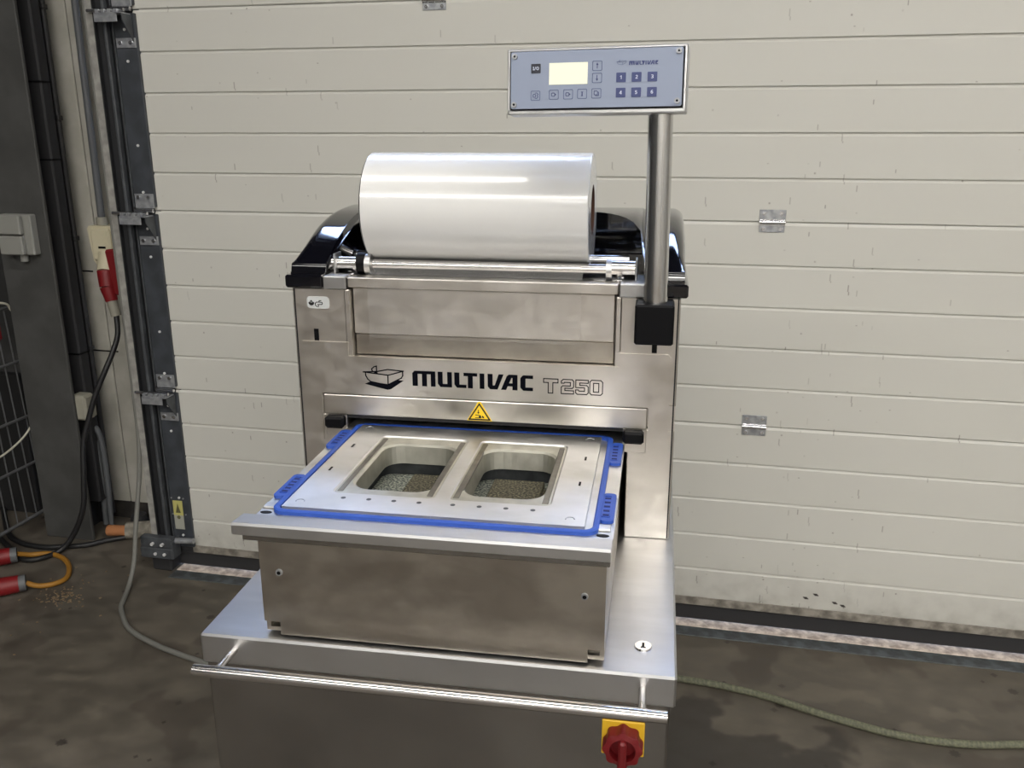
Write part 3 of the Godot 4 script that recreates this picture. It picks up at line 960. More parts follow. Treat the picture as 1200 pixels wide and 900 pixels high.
func body(o: Node3D) -> void:
	var h := g()
	for s in [-1.0, 1.0]:
		var a: float = 0.252 * s
		var b: float = 0.330 * s
		h.box(V(minf(a, b), 0.906, -0.40), V(maxf(a, b), 1.106, 0.0), 0.0015)
		h.box(V(minf(0.286 * s, b), 1.106, -0.40), V(maxf(0.286 * s, b), 1.150, 0.0))
		h.box(V(minf(0.226 * s, b), 1.150, -0.40), V(maxf(0.226 * s, b), 1.332, 0.0), 0.0015)
	h.box(V(-0.288, 1.108, -0.40), V(0.288, 1.150, -0.012))
	h.box(V(-0.228, 1.148, -0.40), V(0.228, 1.2135, 0.0))
	h.box(V(-0.228, 1.2135, -0.40), V(0.228, 1.332, -0.030))
	h.box(V(-0.252, 0.906, -0.40), V(0.252, 1.108, -0.385))
	put("housing", h, M.steel, o)
	var cav := g()
	cav.box(V(-0.251, 0.907, -0.384), V(0.251, 1.1075, -0.38))
	cav.box(V(-0.2515, 1.100, -0.38), V(0.2515, 1.1075, -0.002))
	put("slot_lining", cav, M.black_flat, o)
	# proud front plate: U upwards over the film flap, U downwards over the slot
	var fp := PackedVector2Array()
	for p in [[-0.316, 1.058], [-0.2885, 1.058], [-0.2875, 1.1455], [0.2865, 1.1455], [0.2865, 1.058], [0.314, 1.058], [0.319, 1.063], [0.319, 1.233], [0.314, 1.238], [0.2345, 1.238], [0.2345, 1.2145], [-0.2345, 1.2145], [-0.2345, 1.239], [-0.317, 1.239], [-0.322, 1.234], [-0.322, 1.064]]:
		fp.append(Vector2(p[0], p[1]))
	var f := g()
	f.prism(fp, -0.001, 0.0022)
	put("front_plate", f, M.steel, o)
	# frame under the grips and guard bar
	put("guard_bar", bx(V(-0.2845, 1.1075, -0.010), V(0.2835, 1.1435, 0.0035), 0.0012), M.steel, o)
	for s in [-1.0, 1.0]:
		put("slot_cheek", bx(V(minf(0.2445 * s, 0.2835 * s), 1.064, -0.010), V(maxf(0.2445 * s, 0.2835 * s), 1.1065, 0.001), 0.001), M.steel, o)
		var gp := g()
		gp.box(V(minf(0.245 * s, 0.280 * s), 1.085, 0.0), V(maxf(0.245 * s, 0.280 * s), 1.1065, 0.020), 0.004)
		put("slot_grip", gp, M.black, o)
		put("slot_mark", bx(V(0.291 * s - 0.0042, 1.240, -0.001), V(0.291 * s + 0.0042, 1.261, 0.0008)), M.black, o)
		# folded uprights beside the film flap
		put("flap_guide", bx(V(minf(0.226 * s, 0.236 * s), 1.2395, -0.028), V(maxf(0.226 * s, 0.236 * s), 1.332, 0.0045), 0.002), M.steel, o)
		put("top_block", bx(V(minf(0.231 * s, 0.272 * s), 1.332, -0.09), V(maxf(0.231 * s, 0.272 * s), 1.3545, 0.006), 0.002), M.steel_top, o)
	var fl := g()
	fl.box(V(-0.2245, 1.2535, -0.029), V(0.2245, 1.3335, -0.008), 0.0015)
	put("film_flap", fl, M.steel, o)
	put("lower_flap", bx(V(-0.2245, 1.215, -0.029), V(0.2245, 1.2515, -0.014), 0.001), M.steel_worn, o)
	put("top_strip", bx(V(-0.2295, 1.3355, -0.030), V(0.2295, 1.3525, 0.002), 0.0015), M.steel, o)
	put("top_deck", bx(V(-0.2725, 1.331, -0.36), V(0.2725, 1.351, -0.028)), M.black_gloss, o)
	# lettering and stickers
	var t := g()
	wordmark(t, -0.1205, 1.1660, 0.2110, 0.0272, 0.0020, 0.0028)
	put("maker_lettering", t, M.ink, o)
	var mm := g()
	model_mark(mm, 0.1085, 1.1640, 0.0001022, 0.0020, 0.0027)
	put("model_lettering", mm, M.ink, o)
	var lg := g()
	tray_mark(lg, -0.209, 1.1565, 0.0000765, 0.0020, 0.0028)
	put("tray_emblem", lg, M.ink, o)
	var sk := g()
	sk.prism(rpoly(-0.3045, -0.2645, 1.2970, 1.3180, 0.006), 0.0, 0.0010)
	var gs := put("test_sticker", sk, M.sticker, o)
	var gm := g()
	var sm := PackedVector2Array()
	for i in 9:
		var a := PI + PI * i / 8.0
		sm.append(Vector2(-0.2965 + 0.0052 * cos(a), 1.3072 + 0.0052 * sin(a)))
	for i in 9:
		var a := TAU - PI * i / 8.0
		sm.append(Vector2(-0.2965 + 0.0023 * cos(a), 1.3092 + 0.0023 * sin(a) * 1.1))
	gm.prism(sm, 0.0008, 0.0013)
	gm.cyl(V(-0.2965, 1.3098, 0.0008), V(-0.2965, 1.3098, 0.0013), 0.0017, 0.0017, 12)
	gm.stroke(poly([5, 8, 2, 8, 0, 6, 0, 3, 2, 0.6, 4.6, 0.6, 4.6, 4, 3.4, 4], 0.00115, 0.00105, -0.2893, 1.2998), 0.0014, false, 0.0008, 0.0013)
	gm.stroke(poly([4, 7, 1, 7, 0.6, 4.6, 5.4, 4.2, 6, 2.2, 5, 0.6, 0.6, 0.6], 0.00112, 0.00105, -0.2832, 1.3035), 0.0014, false, 0.0008, 0.0013)
	put("sticker_print", gm, M.black_flat, gs)
	var tri := g()
	tri.prism(PackedVector2Array([Vector2(-0.0245, 1.1085), Vector2(0.0195, 1.1085), Vector2(-0.0005, 1.1430), Vector2(-0.0045, 1.1430)]), 0.003, 0.0042)
	var ws := put("warning_sign", tri, M.yellow_sign, o)
	var bk := g()
	bk.stroke(PackedVector2Array([Vector2(-0.0205, 1.1108), Vector2(0.0155, 1.1108), Vector2(-0.0025, 1.1390)]), 0.0024, true, 0.0040, 0.0048)
	bk.stroke(poly([0, 0, 0, 4], 0.001, 0.001, -0.0042, 1.1235), 0.0012, false, 0.0040, 0.0048)
	bk.prism(poly([-2, 1, 0, -2, 2, 1], 0.001, 0.001, -0.0042, 1.1230), 0.0040, 0.0048)
	bk.stroke(poly([0, 6, 5, 6, 9, 5], 0.001, 0.001, -0.0095, 1.1128), 0.0011, false, 0.0040, 0.0048)
	bk.stroke(poly([0, 1, 5, 1], 0.001, 0.001, -0.0095, 1.1128), 0.0011, false, 0.0040, 0.0048)
	bk.prism(poly([6, 0.5, 10, 0.5, 10, 4, 7, 5, 5.5, 3], 0.001, 0.001, -0.0095, 1.1128), 0.0040, 0.0048)
	bk.prism(poly([11, 2, 15, 0.5, 15, 3, 12, 5.5], 0.001, 0.001, -0.0095, 1.1128), 0.0040, 0.0048)
	put("sign_print", bk, M.black_flat, ws)
	# dark side seams of the housing
	for s in [-1.0, 1.0]:
		put("side_seam", bx(V(0.3265 * s - 0.0012, 0.908, -0.001), V(0.3265 * s + 0.0012, 1.331, 0.0006)), M.black_flat, o)

func hood_profile(s: float) -> Vector2:
	# (y, z) along the hood from the front edge over the ridge to the back
	var P := [Vector2(1.354, -0.012), Vector2(1.369, -0.016), Vector2(1.376, -0.026), Vector2(1.398, -0.062), Vector2(1.416, -0.102), Vector2(1.431, -0.145), Vector2(1.443, -0.204), Vector2(1.4475, -0.270), Vector2(1.4465, -0.320), Vector2(1.432, -0.375), Vector2(1.390, -0.405), Vector2(1.340, -0.412)]
	var x := clampf(s, 0.0, 0.99999) * (P.size() - 1)
	var i := int(x)
	return (P[i] as Vector2).cubic_interpolate(P[i + 1], P[maxi(i - 1, 0)] if i != 2 else P[2], P[mini(i + 2, P.size() - 1)] if i != 0 else P[1], x - i)

func arch(x: float) -> float:
	var a := absf(x)
	if a > 0.272:
		return 0.0
	return 1.360 + 0.0862 * pow(maxf(0.0, 1.0 - pow(a / 0.272, 9.0)), 0.28)

func hood_point(x: float, s: float) -> Vector3:
	var p := hood_profile(s)
	var e := absf(x) - 0.313
	var drop := 0.0
	if e > 0.0:
		drop = 0.022 - sqrt(maxf(0.0, 0.022 * 0.022 - e * e))
		drop *= clampf((p.x - 1.372) / 0.03, 0.0, 1.0)
	return V(x, p.x - drop, p.y)

func hood(o: Node3D) -> void:
	var q := g()
	var xs: Array[float] = []
	for i in 9:
		xs.append(-0.335 + 0.0026 * i)
	for i in 6:
		xs.append(-0.3105 + 0.0075 * i)
	for i in 41:
		xs.append(-0.272 + 0.0136 * i)
	for i in 6:
		xs.append(0.273 + 0.0075 * i)
	for i in 9:
		xs.append(0.3142 + 0.0026 * i)
	var NS := 40
	var cols := []
	var edges := []
	for x in xs:
		var s0 := 0.0
		if absf(x) <= 0.2721:
			var ya := arch(x)
			while s0 < 0.65 and hood_profile(s0).x < ya:
				s0 += 0.002
		var col := []
		for k in NS + 1:
			col.append(hood_point(x, s0 + (1.0 - s0) * k / NS))
		cols.append(col)
	for i in cols.size() - 1:
		for k in NS:
			var na: Array[Vector3] = []
			for c in [[i, k], [i + 1, k], [i + 1, k + 1], [i, k + 1]]:
				var a: Vector3 = cols[maxi(c[0] - 1, 0)][c[1]]
				var b: Vector3 = cols[mini(c[0] + 1, cols.size() - 1)][c[1]]
				var e: Vector3 = cols[c[0]][maxi(c[1] - 1, 0)]
				var f: Vector3 = cols[c[0]][mini(c[1] + 1, NS)]
				var nn := (b - a).cross(f - e)
				na.append(nn.normalized() if nn.length() > 1e-12 else Vector3.UP)
			q.quad_n(cols[i][k], cols[i + 1][k], cols[i + 1][k + 1], cols[i][k + 1], na[0], na[1], na[2], na[3])
		# inner wall behind the opening
		var a0: Vector3 = cols[i][0]
		var b0: Vector3 = cols[i + 1][0]
		if absf(xs[i]) <= 0.2735 and absf(xs[i + 1]) <= 0.2735:
			q.quad(a0, V(a0.x, a0.y - 0.012, -0.37), V(b0.x, b0.y - 0.012, -0.37), b0)
	# end faces and inner cheeks
	for s in [-1.0, 1.0]:
		var col: Array = cols[0] if s < 0 else cols[-1]
		for k in NS:
			var a: Vector3 = col[k]
			var b: Vector3 = col[k + 1]
			q.quad(a, b, V(b.x, 1.340, b.z), V(a.x, 1.340, a.z))
			var pa := hood_profile(float(k) / NS)
			var pb := hood_profile(float(k + 1) / NS)
			var cx: float = 0.2725 * s
			q.quad(V(cx, pa.x, pa.y), V(cx, pb.x, pb.y), V(cx, 1.350, pb.y), V(cx, 1.350, pa.y))
	q.box(V(-0.272, 1.351, -0.375), V(0.272, 1.436, -0.370))
	var hd := put("hood", q, M.black_gloss, o)
	var lip := g()
	for s in [-1.0, 1.0]:
		lip.box(V(minf(0.2735 * s, 0.341 * s), 1.3325, -0.42), V(maxf(0.2735 * s, 0.341 * s), 1.3545, 0.004), 0.003)
		lip.box(V(minf(0.2735 * s, 0.335 * s), 1.3545, -0.42), V(maxf(0.2735 * s, 0.335 * s), 1.358, -0.010))
	lip.box(V(-0.341, 1.3325, -0.425), V(0.341, 1.3545, -0.40), 0.003)
	put("hood_rim", lip, M.black_gloss, hd)

func drawer(o: Node3D) -> void:
	# sealing die carrier: box with notched lower corners
	var fp := PackedVector2Array([Vector2(-0.235, 0.930), Vector2(-0.212, 0.930), Vector2(-0.212, 0.910), Vector2(0.2205, 0.910), Vector2(0.2205, 0.930), Vector2(0.2425, 0.930), Vector2(0.2425, 1.058), Vector2(-0.235, 1.058)])
	var q := g()
	q.prism(fp, 0.390, 0.396)
	q.box(V(-0.235, 0.912, -0.30), V(-0.229, 1.074, 0.390))
	q.box(V(0.2365, 0.912, -0.30), V(0.2425, 1.074, 0.390))
	q.box(V(-0.229, 0.912, -0.30), V(0.2365, 0.918, 0.390))
	q.box(V(-0.229, 0.912, -0.30), V(0.2365, 1.074, -0.294))
	put("die_carrier", q, M.steel_worn, o)
	for s in [[-0.2345, -0.2125], [0.2210, 0.2420]]:
		put("carrier_foot", bx(V(s[0], 0.9075, 0.33), V(s[1], 0.9295, 0.378), 0.001), M.steel_low, o)
	for p in [[-0.207, 1.008], [0.215, 1.009]]:
		var sc := g()
		sc.cyl(V(p[0], p[1], 0.3955), V(p[0], p[1], 0.3985), 0.0052, 0.0045, 16)
		var so := put("screw", sc, M.galv, o)
		put("recess", rod(V(p[0], p[1], 0.398), V(p[0], p[1], 0.3992), 0.0028, 8), M.black, so)
	# deck and front lip
	var dk := g()
	var outer := rrect(-0.247, 0.2485, -0.29, 0.372, 0.003, 1.0805)
	var inner := rrect(-0.212, 0.205, -0.02, 0.345, 0.010, 1.0805)
	dk.band(outer, inner)
	dk.band(lift(outer, 1.0735), outer)
	dk.band(inner, lift(inner, 1.0735))
	put("deck", dk, M.plate, o)
	var lp := g()
	var sec := PackedVector2Array([Vector2(-0.372, 1.0735), Vector2(-0.372, 1.0815), Vector2(-0.376, 1.0835), Vector2(-0.4115, 1.0865), Vector2(-0.4145, 1.0835), Vector2(-0.4145, 1.0700), Vector2(-0.411, 1.0685), Vector2(-0.405, 1.0725)])
	lp.xf = Transform3D(Basis(Vector3(0, 0, -1), Vector3(0, 1, 0), Vector3(1, 0, 0)), Vector3.ZERO)
	lp.prism(sec, -0.262, 0.248)
	put("front_lip", lp, M.steel_top, o)
	put("lip_backing", bx(V(-0.254, 1.056, 0.37), V(0.247, 1.0735, 0.402), 0.001), M.steel_low, o)
	# blue sealing gasket with gripping tabs
	var gk := g()
	var y0 := 1.0805
	var y1 := 1.0858
	var go := rrect(-0.229, 0.2285, -0.017, 0.3665, 0.020, y1, 8)
	var gi := rrect(-0.2205, 0.2200, -0.0085, 0.3583, 0.013, y1, 8)
	var gm := rrect(-0.2265, 0.226, -0.0145, 0.364, 0.0185, y1 + 0.0012, 8)
	var gn := rrect(-0.2225, 0.222, -0.0105, 0.3602, 0.015, y1 + 0.0012, 8)
	gk.band(lift(go, y0), go)
	gk.band(go, gm)
	gk.band(gm, gn)
	gk.band(gn, gi)
	gk.band(gi, lift(gi, y0))
	var gasket := put("sealing_gasket", gk, M.blue, o, "blue rubber sealing gasket")
	for p in [[-1, 0.022, 0.106], [-1, 0.232, 0.316], [1, 0.016, 0.110], [1, 0.231, 0.326]]:
		var s: float = p[0]
		var xa := -0.2275 if s < 0 else 0.2275
		var xb: float = xa + 0.019 * s
		var tb := g()
		var lo := minf(xa, xb)
		var hi := maxf(xa, xb)
		tb.xf = Transform3D(Basis(Vector3(1, 0, 0), Vector3(0, 0, -1), Vector3(0, 1, 0)), Vector3(0, 0, 0))
		tb.prism(rpoly(lo, hi, -p[2], -p[1], 0.007), 1.0808, 1.0855)
		put("pull_tab", tb, M.blue, gasket)
		var rg := g()
		rg.xf = tb.xf
		var xm := (lo + hi) / 2.0 - 0.002 * s
		rg.stroke(rpoly(xm - 0.0055, xm + 0.0055, -p[2] + 0.012, -p[1] - 0.012, 0.002, 2), 0.0012, true, 1.0850, 1.0865)
		put("tab_rim", rg, M.blue, gasket)
		for i in 5:
			var z: float = lerpf(p[1] + 0.019, p[2] - 0.019, i / 4.0)
			put("tab_hole", bx(V(xm - 0.0042, 1.0845, z - 0.0026), V(xm + 0.0042, 1.0859, z + 0.0026)), M.blue_hole, gasket)
	# sealing plate with two tray openings
	var yp := 1.0865
	var pl := g()
	for k in 2:
		var ox0 := -0.2175 if k == 0 else -0.0015
		var ox1 := -0.0015 if k == 0 else 0.2090
		var rx0 := -0.1655 if k == 0 else 0.0085
		var rx1 := -0.0115 if k == 0 else 0.1570
		var po := rrect(ox0, ox1, -0.006, 0.3505, 0.001, yp)
		var pi := rrect(rx0, rx1, 0.044, 0.2925, 0.010, yp)
		pl.band(po, pi)
		pl.band(lift(po, yp - 0.006), po)
		var p2 := rrect(rx0 + 0.002, rx1 - 0.002, 0.046, 0.2905, 0.009, yp - 0.002)
		pl.band(pi, p2)
	var plate := put("sealing_plate", pl, M.plate, o, "pale metal plate with two rounded tray openings")
	for k in 2:
		var rx0 := -0.1635 if k == 0 else 0.0105
		var rx1 := -0.0135 if k == 0 else 0.1550
		var hx0 := -0.1455 if k == 0 else 0.0220
		var hx1 := -0.0220 if k == 0 else 0.1420
		# cast rim, lower than the plate
		var rm := g()
		var p2 := rrect(rx0, rx1, 0.046, 0.2905, 0.009, yp - 0.002)
		var p3 := rrect(hx0 - 0.004, hx1 + 0.004, 0.074, 0.2715, 0.034, yp - 0.0015, 6)
		var p4 := rrect(hx0, hx1, 0.079, 0.2670, 0.030, yp - 0.004, 6)
		rm.band(p2, p3)
		rm.band(p3, p4)
		var p5 := rrect(hx0 + 0.002, hx1 - 0.002, 0.081, 0.265, 0.029, yp - 0.034, 6)
		rm.band(p4, p5)
		var p6 := rrect(hx0 - 0.012, hx1 + 0.012, 0.069, 0.277, 0.030, yp - 0.035, 6)
		rm.band(p5, p6)
		put("opening_rim", rm, M.cast, plate)
		# strips along both long rim sides, coloured dark for the shade in grooves
		for e in [rx0 + 0.0025, rx1 - 0.0125]:
			put("groove_shade", bx(V(e, yp - 0.006, 0.054), V(e + 0.010, yp - 0.0008, 0.283), 0.0015), M.groove, plate)
		var cv := g()
		cv.band(rrect(hx0 - 0.012, hx1 + 0.012, 0.069, 0.277, 0.030, yp - 0.035, 6), rrect(hx0 - 0.012, hx1 + 0.012, 0.069, 0.277, 0.030, yp - 0.085, 6))
		cv.box(V(hx0 - 0.012, yp - 0.089, 0.069), V(hx1 + 0.012, yp - 0.085, 0.277))
		put("cavity_wall", cv, M.cavity, plate)
		var fl := g()
		fl.box(V(hx0 - 0.010, yp - 0.085, 0.071), V(hx1 + 0.010, yp - 0.058, 0.275))
		put("cavity_floor", fl, M.speckle_light, plate)
		var hl: Array = [-0.141, -0.103, -0.066, -0.029] if k == 0 else [0.020, 0.058, 0.096, 0.134]
		for x in hl:
			put("plate_hole", rod(V(x, yp - 0.002, 0.3095), V(x, yp + 0.0003, 0.3095), 0.0036, 14), M.track, plate)
	for p in [[-0.199, 0.10], [-0.199, 0.205], [0.190, 0.10], [0.190, 0.205]]:
		put("plate_slot", bx(V(p[0] - 0.0016, yp - 0.001, p[1] - 0.007), V(p[0] + 0.0016, yp + 0.0006, p[1] + 0.007)), M.black, plate)
	for p in [[-0.198, 0.330], [0.188, 0.330], [-0.200, 0.008], [0.190, 0.008]]:
		var cr := g()
		for i in 10:
			var a := PI * i / 9.0
			cr.cyl(V(p[0] + 0.006 * cos(a), yp, p[1] - 0.006 * sin(a)), V(p[0] + 0.006 * cos(a + 0.35), yp, p[1] - 0.006 * sin(a + 0.35)), 0.0009, 0.0009, 6)
		put("corner_mark", cr, M.galv, plate)
	# oval holes and clips at the front corners of the deck
	for x in [-0.2355, 0.2345]:
		var ov := g()
		ov.xf = Transform3D(Basis(Vector3(1, 0, 0), Vector3(0, 0, -1), Vector3(0, 1, 0)), Vector3.ZERO)
		var pts := PackedVector2Array()
		for i in 20:
			pts.append(Vector2(x + 0.0085 * cos(TAU * i / 20), -0.362 + 0.0042 * sin(TAU * i / 20)))
		ov.prism(pts, 1.0795, 1.0812)
		put("deck_hole", ov, M.black, o)
		put("corner_clip", bx(V(x - 0.011, 1.0805, 0.333), V(x + 0.010, 1.0840, 0.350), 0.0015), M.alu, o)

func film_rest(o: Node3D) -> void:
	# two bars that carry the film roll, in small brackets on the deck
	var f := put("film_bar", rod(V(-0.200, 1.3685, -0.045), V(0.215, 1.3685, -0.045), 0.0095, 24), M.polished, o)
	put("sleeve", rod(V(-0.272, 1.3685, -0.045), V(-0.222, 1.3685, -0.045), 0.0128, 24), M.polished, f)
	put("sleeve", rod(V(0.213, 1.3705, -0.045), V(0.254, 1.3705, -0.045), 0.0140, 24), M.polished, f)
	put("end_cap", rod(V(-0.277, 1.3685, -0.045), V(-0.272, 1.3685, -0.045), 0.0138, 20), M.chrome, f)
	var cl := g()
	cl.cyl(V(-0.223, 1.3705, -0.045), V(-0.2085, 1.3705, -0.045), 0.0195, 0.0195, 10)
	cl.box(V(-0.222, 1.365, -0.165), V(-0.2095, 1.386, -0.04), 0.003)
	put("clamp", cl, M.black, f)
	put("collar", rod(V(-0.2085, 1.3685, -0.045), V(-0.1985, 1.3685, -0.045), 0.0190, 28), M.alu, f)
	put("collar", rod(V(0.2065, 1.3685, -0.045), V(0.2155, 1.3685, -0.045), 0.0175, 28), M.alu, f)
	var b := put("film_bar", rod(V(-0.262, 1.3685, -0.155), V(0.240, 1.3685, -0.155), 0.0095, 24), M.polished, o)
	put("end_cap", rod(V(-0.267, 1.3685, -0.155), V(-0.262, 1.3685, -0.155), 0.011, 20), M.chrome, b)
	for s in [-0.262, 0.256]:
		var br := g()
		br.box(V(s - 0.0015, 1.351, -0.062), V(s + 0.0015, 1.388, -0.028), 0.001)
		br.box(V(s - (0.0 if s < 0 else 0.032), 1.351, -0.062), V(s + (0.034 if s < 0 else 0.0), 1.3545, -0.028), 0.001)
		var k := put("bar_bracket", br, M.alu, o)
		put("bolt", rod(V(s + (0.022 if s < 0 else -0.022), 1.354, -0.045), V(s + (0.022 if s < 0 else -0.022), 1.360, -0.045), 0.0065, 6), M.chrome, k)

func panel(o: Node3D) -> void:
	# pole in a black block at the right shoulder
	var bl := g()
	bl.box(V(0.2585, 1.267, 0.0), V(0.3195, 1.331, 0.060), 0.003)
	put("pole_block", bl, M.black, o)
	var pl := g()
	pl.cyl(V(0.2895, 1.329, 0.030), V(0.2845, 1.640, 0.030), 0.0188, 0.0188, 40)
	put("pole", pl, M.pole, o)
	# control panel, turned and tilted on the pole
	var W := 0.1325
	var H := 0.0465
	var bs := Basis.from_euler(Vector3(-0.0893, -0.0916, 0.0115))
	var at := Vector3(0.188, 1.663, 0.060)
	var hs := g()
	hs.box(V(-W, -H, -0.042), V(W, H, -0.004), 0.002)
	hs.box(V(-W, -H, -0.004), V(W, -H + 0.0055, 0.0), 0.001)
	hs.box(V(-W, H - 0.0035, -0.004), V(W, H, 0.0), 0.001)
	hs.box(V(-W, -H, -0.004), V(-W + 0.0045, H, 0.0), 0.001)
	hs.box(V(W - 0.0045, -H, -0.004), V(W, H, 0.0), 0.001)
	var p := put("control_panel", hs, M.steel_top, o)
	p.position = at
	p.basis = bs
	var bkg := g()
	bkg.box(V(-W + 0.0045, -H + 0.0055, -0.004), V(W - 0.0045, H - 0.0035, -0.0034))
	put("recess", bkg, M.black_flat, p)
	var fc := g()
	fc.prism(rpoly(-0.1270, 0.1262, -0.0385, 0.0425, 0.003), -0.0034, 0.0008)
	put("faceplate", fc, M.panel_blue, p)
	put("screen", bx(V(-0.0685, -0.005, 0.0008), V(-0.0110, 0.0255, 0.0014)), M.screen, p)
	for q in [[-0.1212, 0.0362], [0.1200, 0.0370], [0.1200, -0.0312], [-0.1218, -0.0325]]:
		put("screw", rod(V(q[0], q[1], 0.0008), V(q[0], q[1], 0.0030), 0.0042, 18), M.galv, p)
		put("screw_recess", rod(V(q[0], q[1], 0.0030), V(q[0], q[1], 0.0033), 0.0018, 6), M.black, p)
	var z0 := 0.0008
	var z1 := 0.0013
	# outlined keys with their pictures
	for q in [[-0.0890, -0.0200], [-0.0610, -0.0190], [-0.0395, -0.0190], [-0.0185, -0.0188], [0.0026, -0.0186], [0.0030, 0.0200], [0.0030, 0.0030]]:
		var ke := g()
		ke.stroke(rpoly(q[0] - 0.0068, q[0] + 0.0068, q[1] - 0.0066, q[1] + 0.0066, 0.0015, 3), 0.0008, true, z0, z1)
		put("key", ke, M.key_line, p)
	var ic := g()
	var w := 0.0008
	ic.stroke(rpoly(-0.0925, -0.0888, -0.0222, -0.0180, 0.0010, 2), w, true, z0, z1)
	ic.stroke(poly([-1, 3.6, 1.5, 4, 3.4, 2, 2.4, 0, 3.4, -2, 1.5, -4, -1, -3.6], 0.001, 0.001, -0.0885, -0.0200), w, false, z0, z1)
	for x in [-0.0610, -0.0395]:
		ic.stroke(rpoly(x - 0.0034, x + 0.0014, -0.0213, -0.0168, 0.0010, 2), w, true, z0, z1)
		ic.prism(poly([0, 1.7, 2.6, 0, 0, -1.7], 0.001, 0.001, x + 0.0012, -0.0190), z0, z1)
	ic.stroke(PackedVector2Array([Vector2(-0.0185, -0.0213), Vector2(-0.0185, -0.0165)]), 0.0015, false, z0, z1)
	for yy in [-0.0216, -0.0162]:
		ic.stroke(PackedVector2Array([Vector2(-0.0197, yy), Vector2(-0.0173, yy)]), 0.0008, false, z0, z1)
	ic.stroke(poly([-3, 3, 1, 3, 2, 2, 2, -2.4, -2, -2.4, -3, -1.4, -3, 3], 0.001, 0.001, 0.0023, -0.0183), w, false, z0, z1)
	ic.stroke(poly([3, 1.6, 3.6, 1, 3.6, -3.6, -1, -3.6], 0.001, 0.001, 0.0023, -0.0183), w, false, z0, z1)
	for s in [1.0, -1.0]:
		var cy := 0.0200 if s > 0 else 0.0030
		ic.stroke(PackedVector2Array([Vector2(0.0030, cy - 0.0035), Vector2(0.0030, cy + 0.0035)]), 0.0010, false, z0, z1)
		ic.prism(PackedVector2Array([Vector2(0.0012, cy + 0.0012 * s), Vector2(0.0048, cy + 0.0012 * s), Vector2(0.0030, cy + 0.0040 * s)]), z0, z1)
	put("key_symbols", ic, M.key_dark, p)
	var io := g()
	io.prism(rpoly(-0.0958, -0.0815, 0.0118, 0.0252, 0.0008, 2), z0, 0.0014)
	put("power_key", io, M.key_black, p)
	text("power_key_text", "I/O", 0.0044, V(-0.0886, 0.0185, 0.0016), M.print_light, p)
	var k := 1
	for yy in [0.0028, -0.0184]:
		for xx in [0.0383, 0.0608, 0.0835]:
			var ke := g()
			ke.prism(rpoly(xx - 0.0070, xx + 0.0070, yy - 0.0067, yy + 0.0067, 0.0008, 2), z0, 0.0014)
			put("number_key", ke, M.key_dark, p)
			text("number_key_text", str(k), 0.0050, V(xx, yy, 0.0016), M.print_light, p)
			k += 1
	var wm := g()
	wordmark(wm, 0.0493, 0.0195, 0.0417, 0.0056, z0, z1)
	put("panel_lettering", wm, M.key_dark, p)
	var lg := g()
	tray_mark(lg, 0.0312, 0.0185, 0.0000150, z0, z1, false)
	put("panel_emblem", lg, M.key_line, p)

func film_roll() -> void:
	var o := thing("film_roll", "large white roll of glossy plastic film lying on top of the machine", "film roll", AT + Vector3(0, 1.351, 0), TURN)
	var x0 := -0.2065
	var x1 := 0.1775
	var c := V(0, 0.1105, -0.100)
	var r := 0.0940
	var q := g()
	var seg := 96
	for i in seg:
		var d0 := V(0, cos(TAU * i / seg), sin(TAU * i / seg))
		var d1 := V(0, cos(TAU * (i + 1) / seg), sin(TAU * (i + 1) / seg))
		var e := 0.0025
		q.quad_n(c + V(x0 + e, 0, 0) + d0 * r, c + V(x0 + e, 0, 0) + d1 * r, c + V(x1 - e, 0, 0) + d1 * r, c + V(x1 - e, 0, 0) + d0 * r, d0, d1, d1, d0)
		for s in [-1.0, 1.0]:
			var xa := x0 if s < 0 else x1
			var xb: float = xa - s * e
			var ax := V(s, 0, 0)
			q.quad_n(c + V(xb, 0, 0) + d0 * r, c + V(xb, 0, 0) + d1 * r, c + V(xa, 0, 0) + d1 * (r - e), c + V(xa, 0, 0) + d0 * (r - e), d0, d1, ax, ax)
			q.quad_n(c + V(xa, 0, 0) + d0 * (r - e), c + V(xa, 0, 0) + d1 * (r - e), c + V(xa, 0, 0) + d1 * 0.042, c + V(xa, 0, 0) + d0 * 0.042, ax, ax, ax, ax)
	put("wound_film", q, M.film, o)
	var k := g()
	for i in 40:
		var d0 := V(0, cos(TAU * i / 40), sin(TAU * i / 40))
		var d1 := V(0, cos(TAU * (i + 1) / 40), sin(TAU * (i + 1) / 40))
		k.quad_n(c + V(x0, 0, 0) + d1 * 0.038, c + V(x0, 0, 0) + d0 * 0.038, c + V(x1, 0, 0) + d0 * 0.038, c + V(x1, 0, 0) + d1 * 0.038, -d1, -d0, -d0, -d1)
		for xa in [x0, x1]:
			k.quad(c + V(xa, 0, 0) + d0 * 0.042, c + V(xa, 0, 0) + d1 * 0.042, c + V(xa, 0, 0) + d1 * 0.038, c + V(xa, 0, 0) + d0 * 0.038)
	put("core_tube", k, M.core, o)
	# film led over the front bar and down the front
	var wb := g()
	var path := [V(0, 0.018, -0.034), V(0, 0.008, 0.004), V(0, -0.003, 0.010), V(0, -0.10, 0.008)]
	for i in path.size() - 1:
		var a: Vector3 = path[i]
		var b: Vector3 = path[i + 1]
		wb.quad(a + V(-0.192, 0, 0), b + V(-0.192, 0, 0), b + V(0.170, 0, 0), a + V(0.170, 0, 0))
	put("film_web", wb, M.web, o)

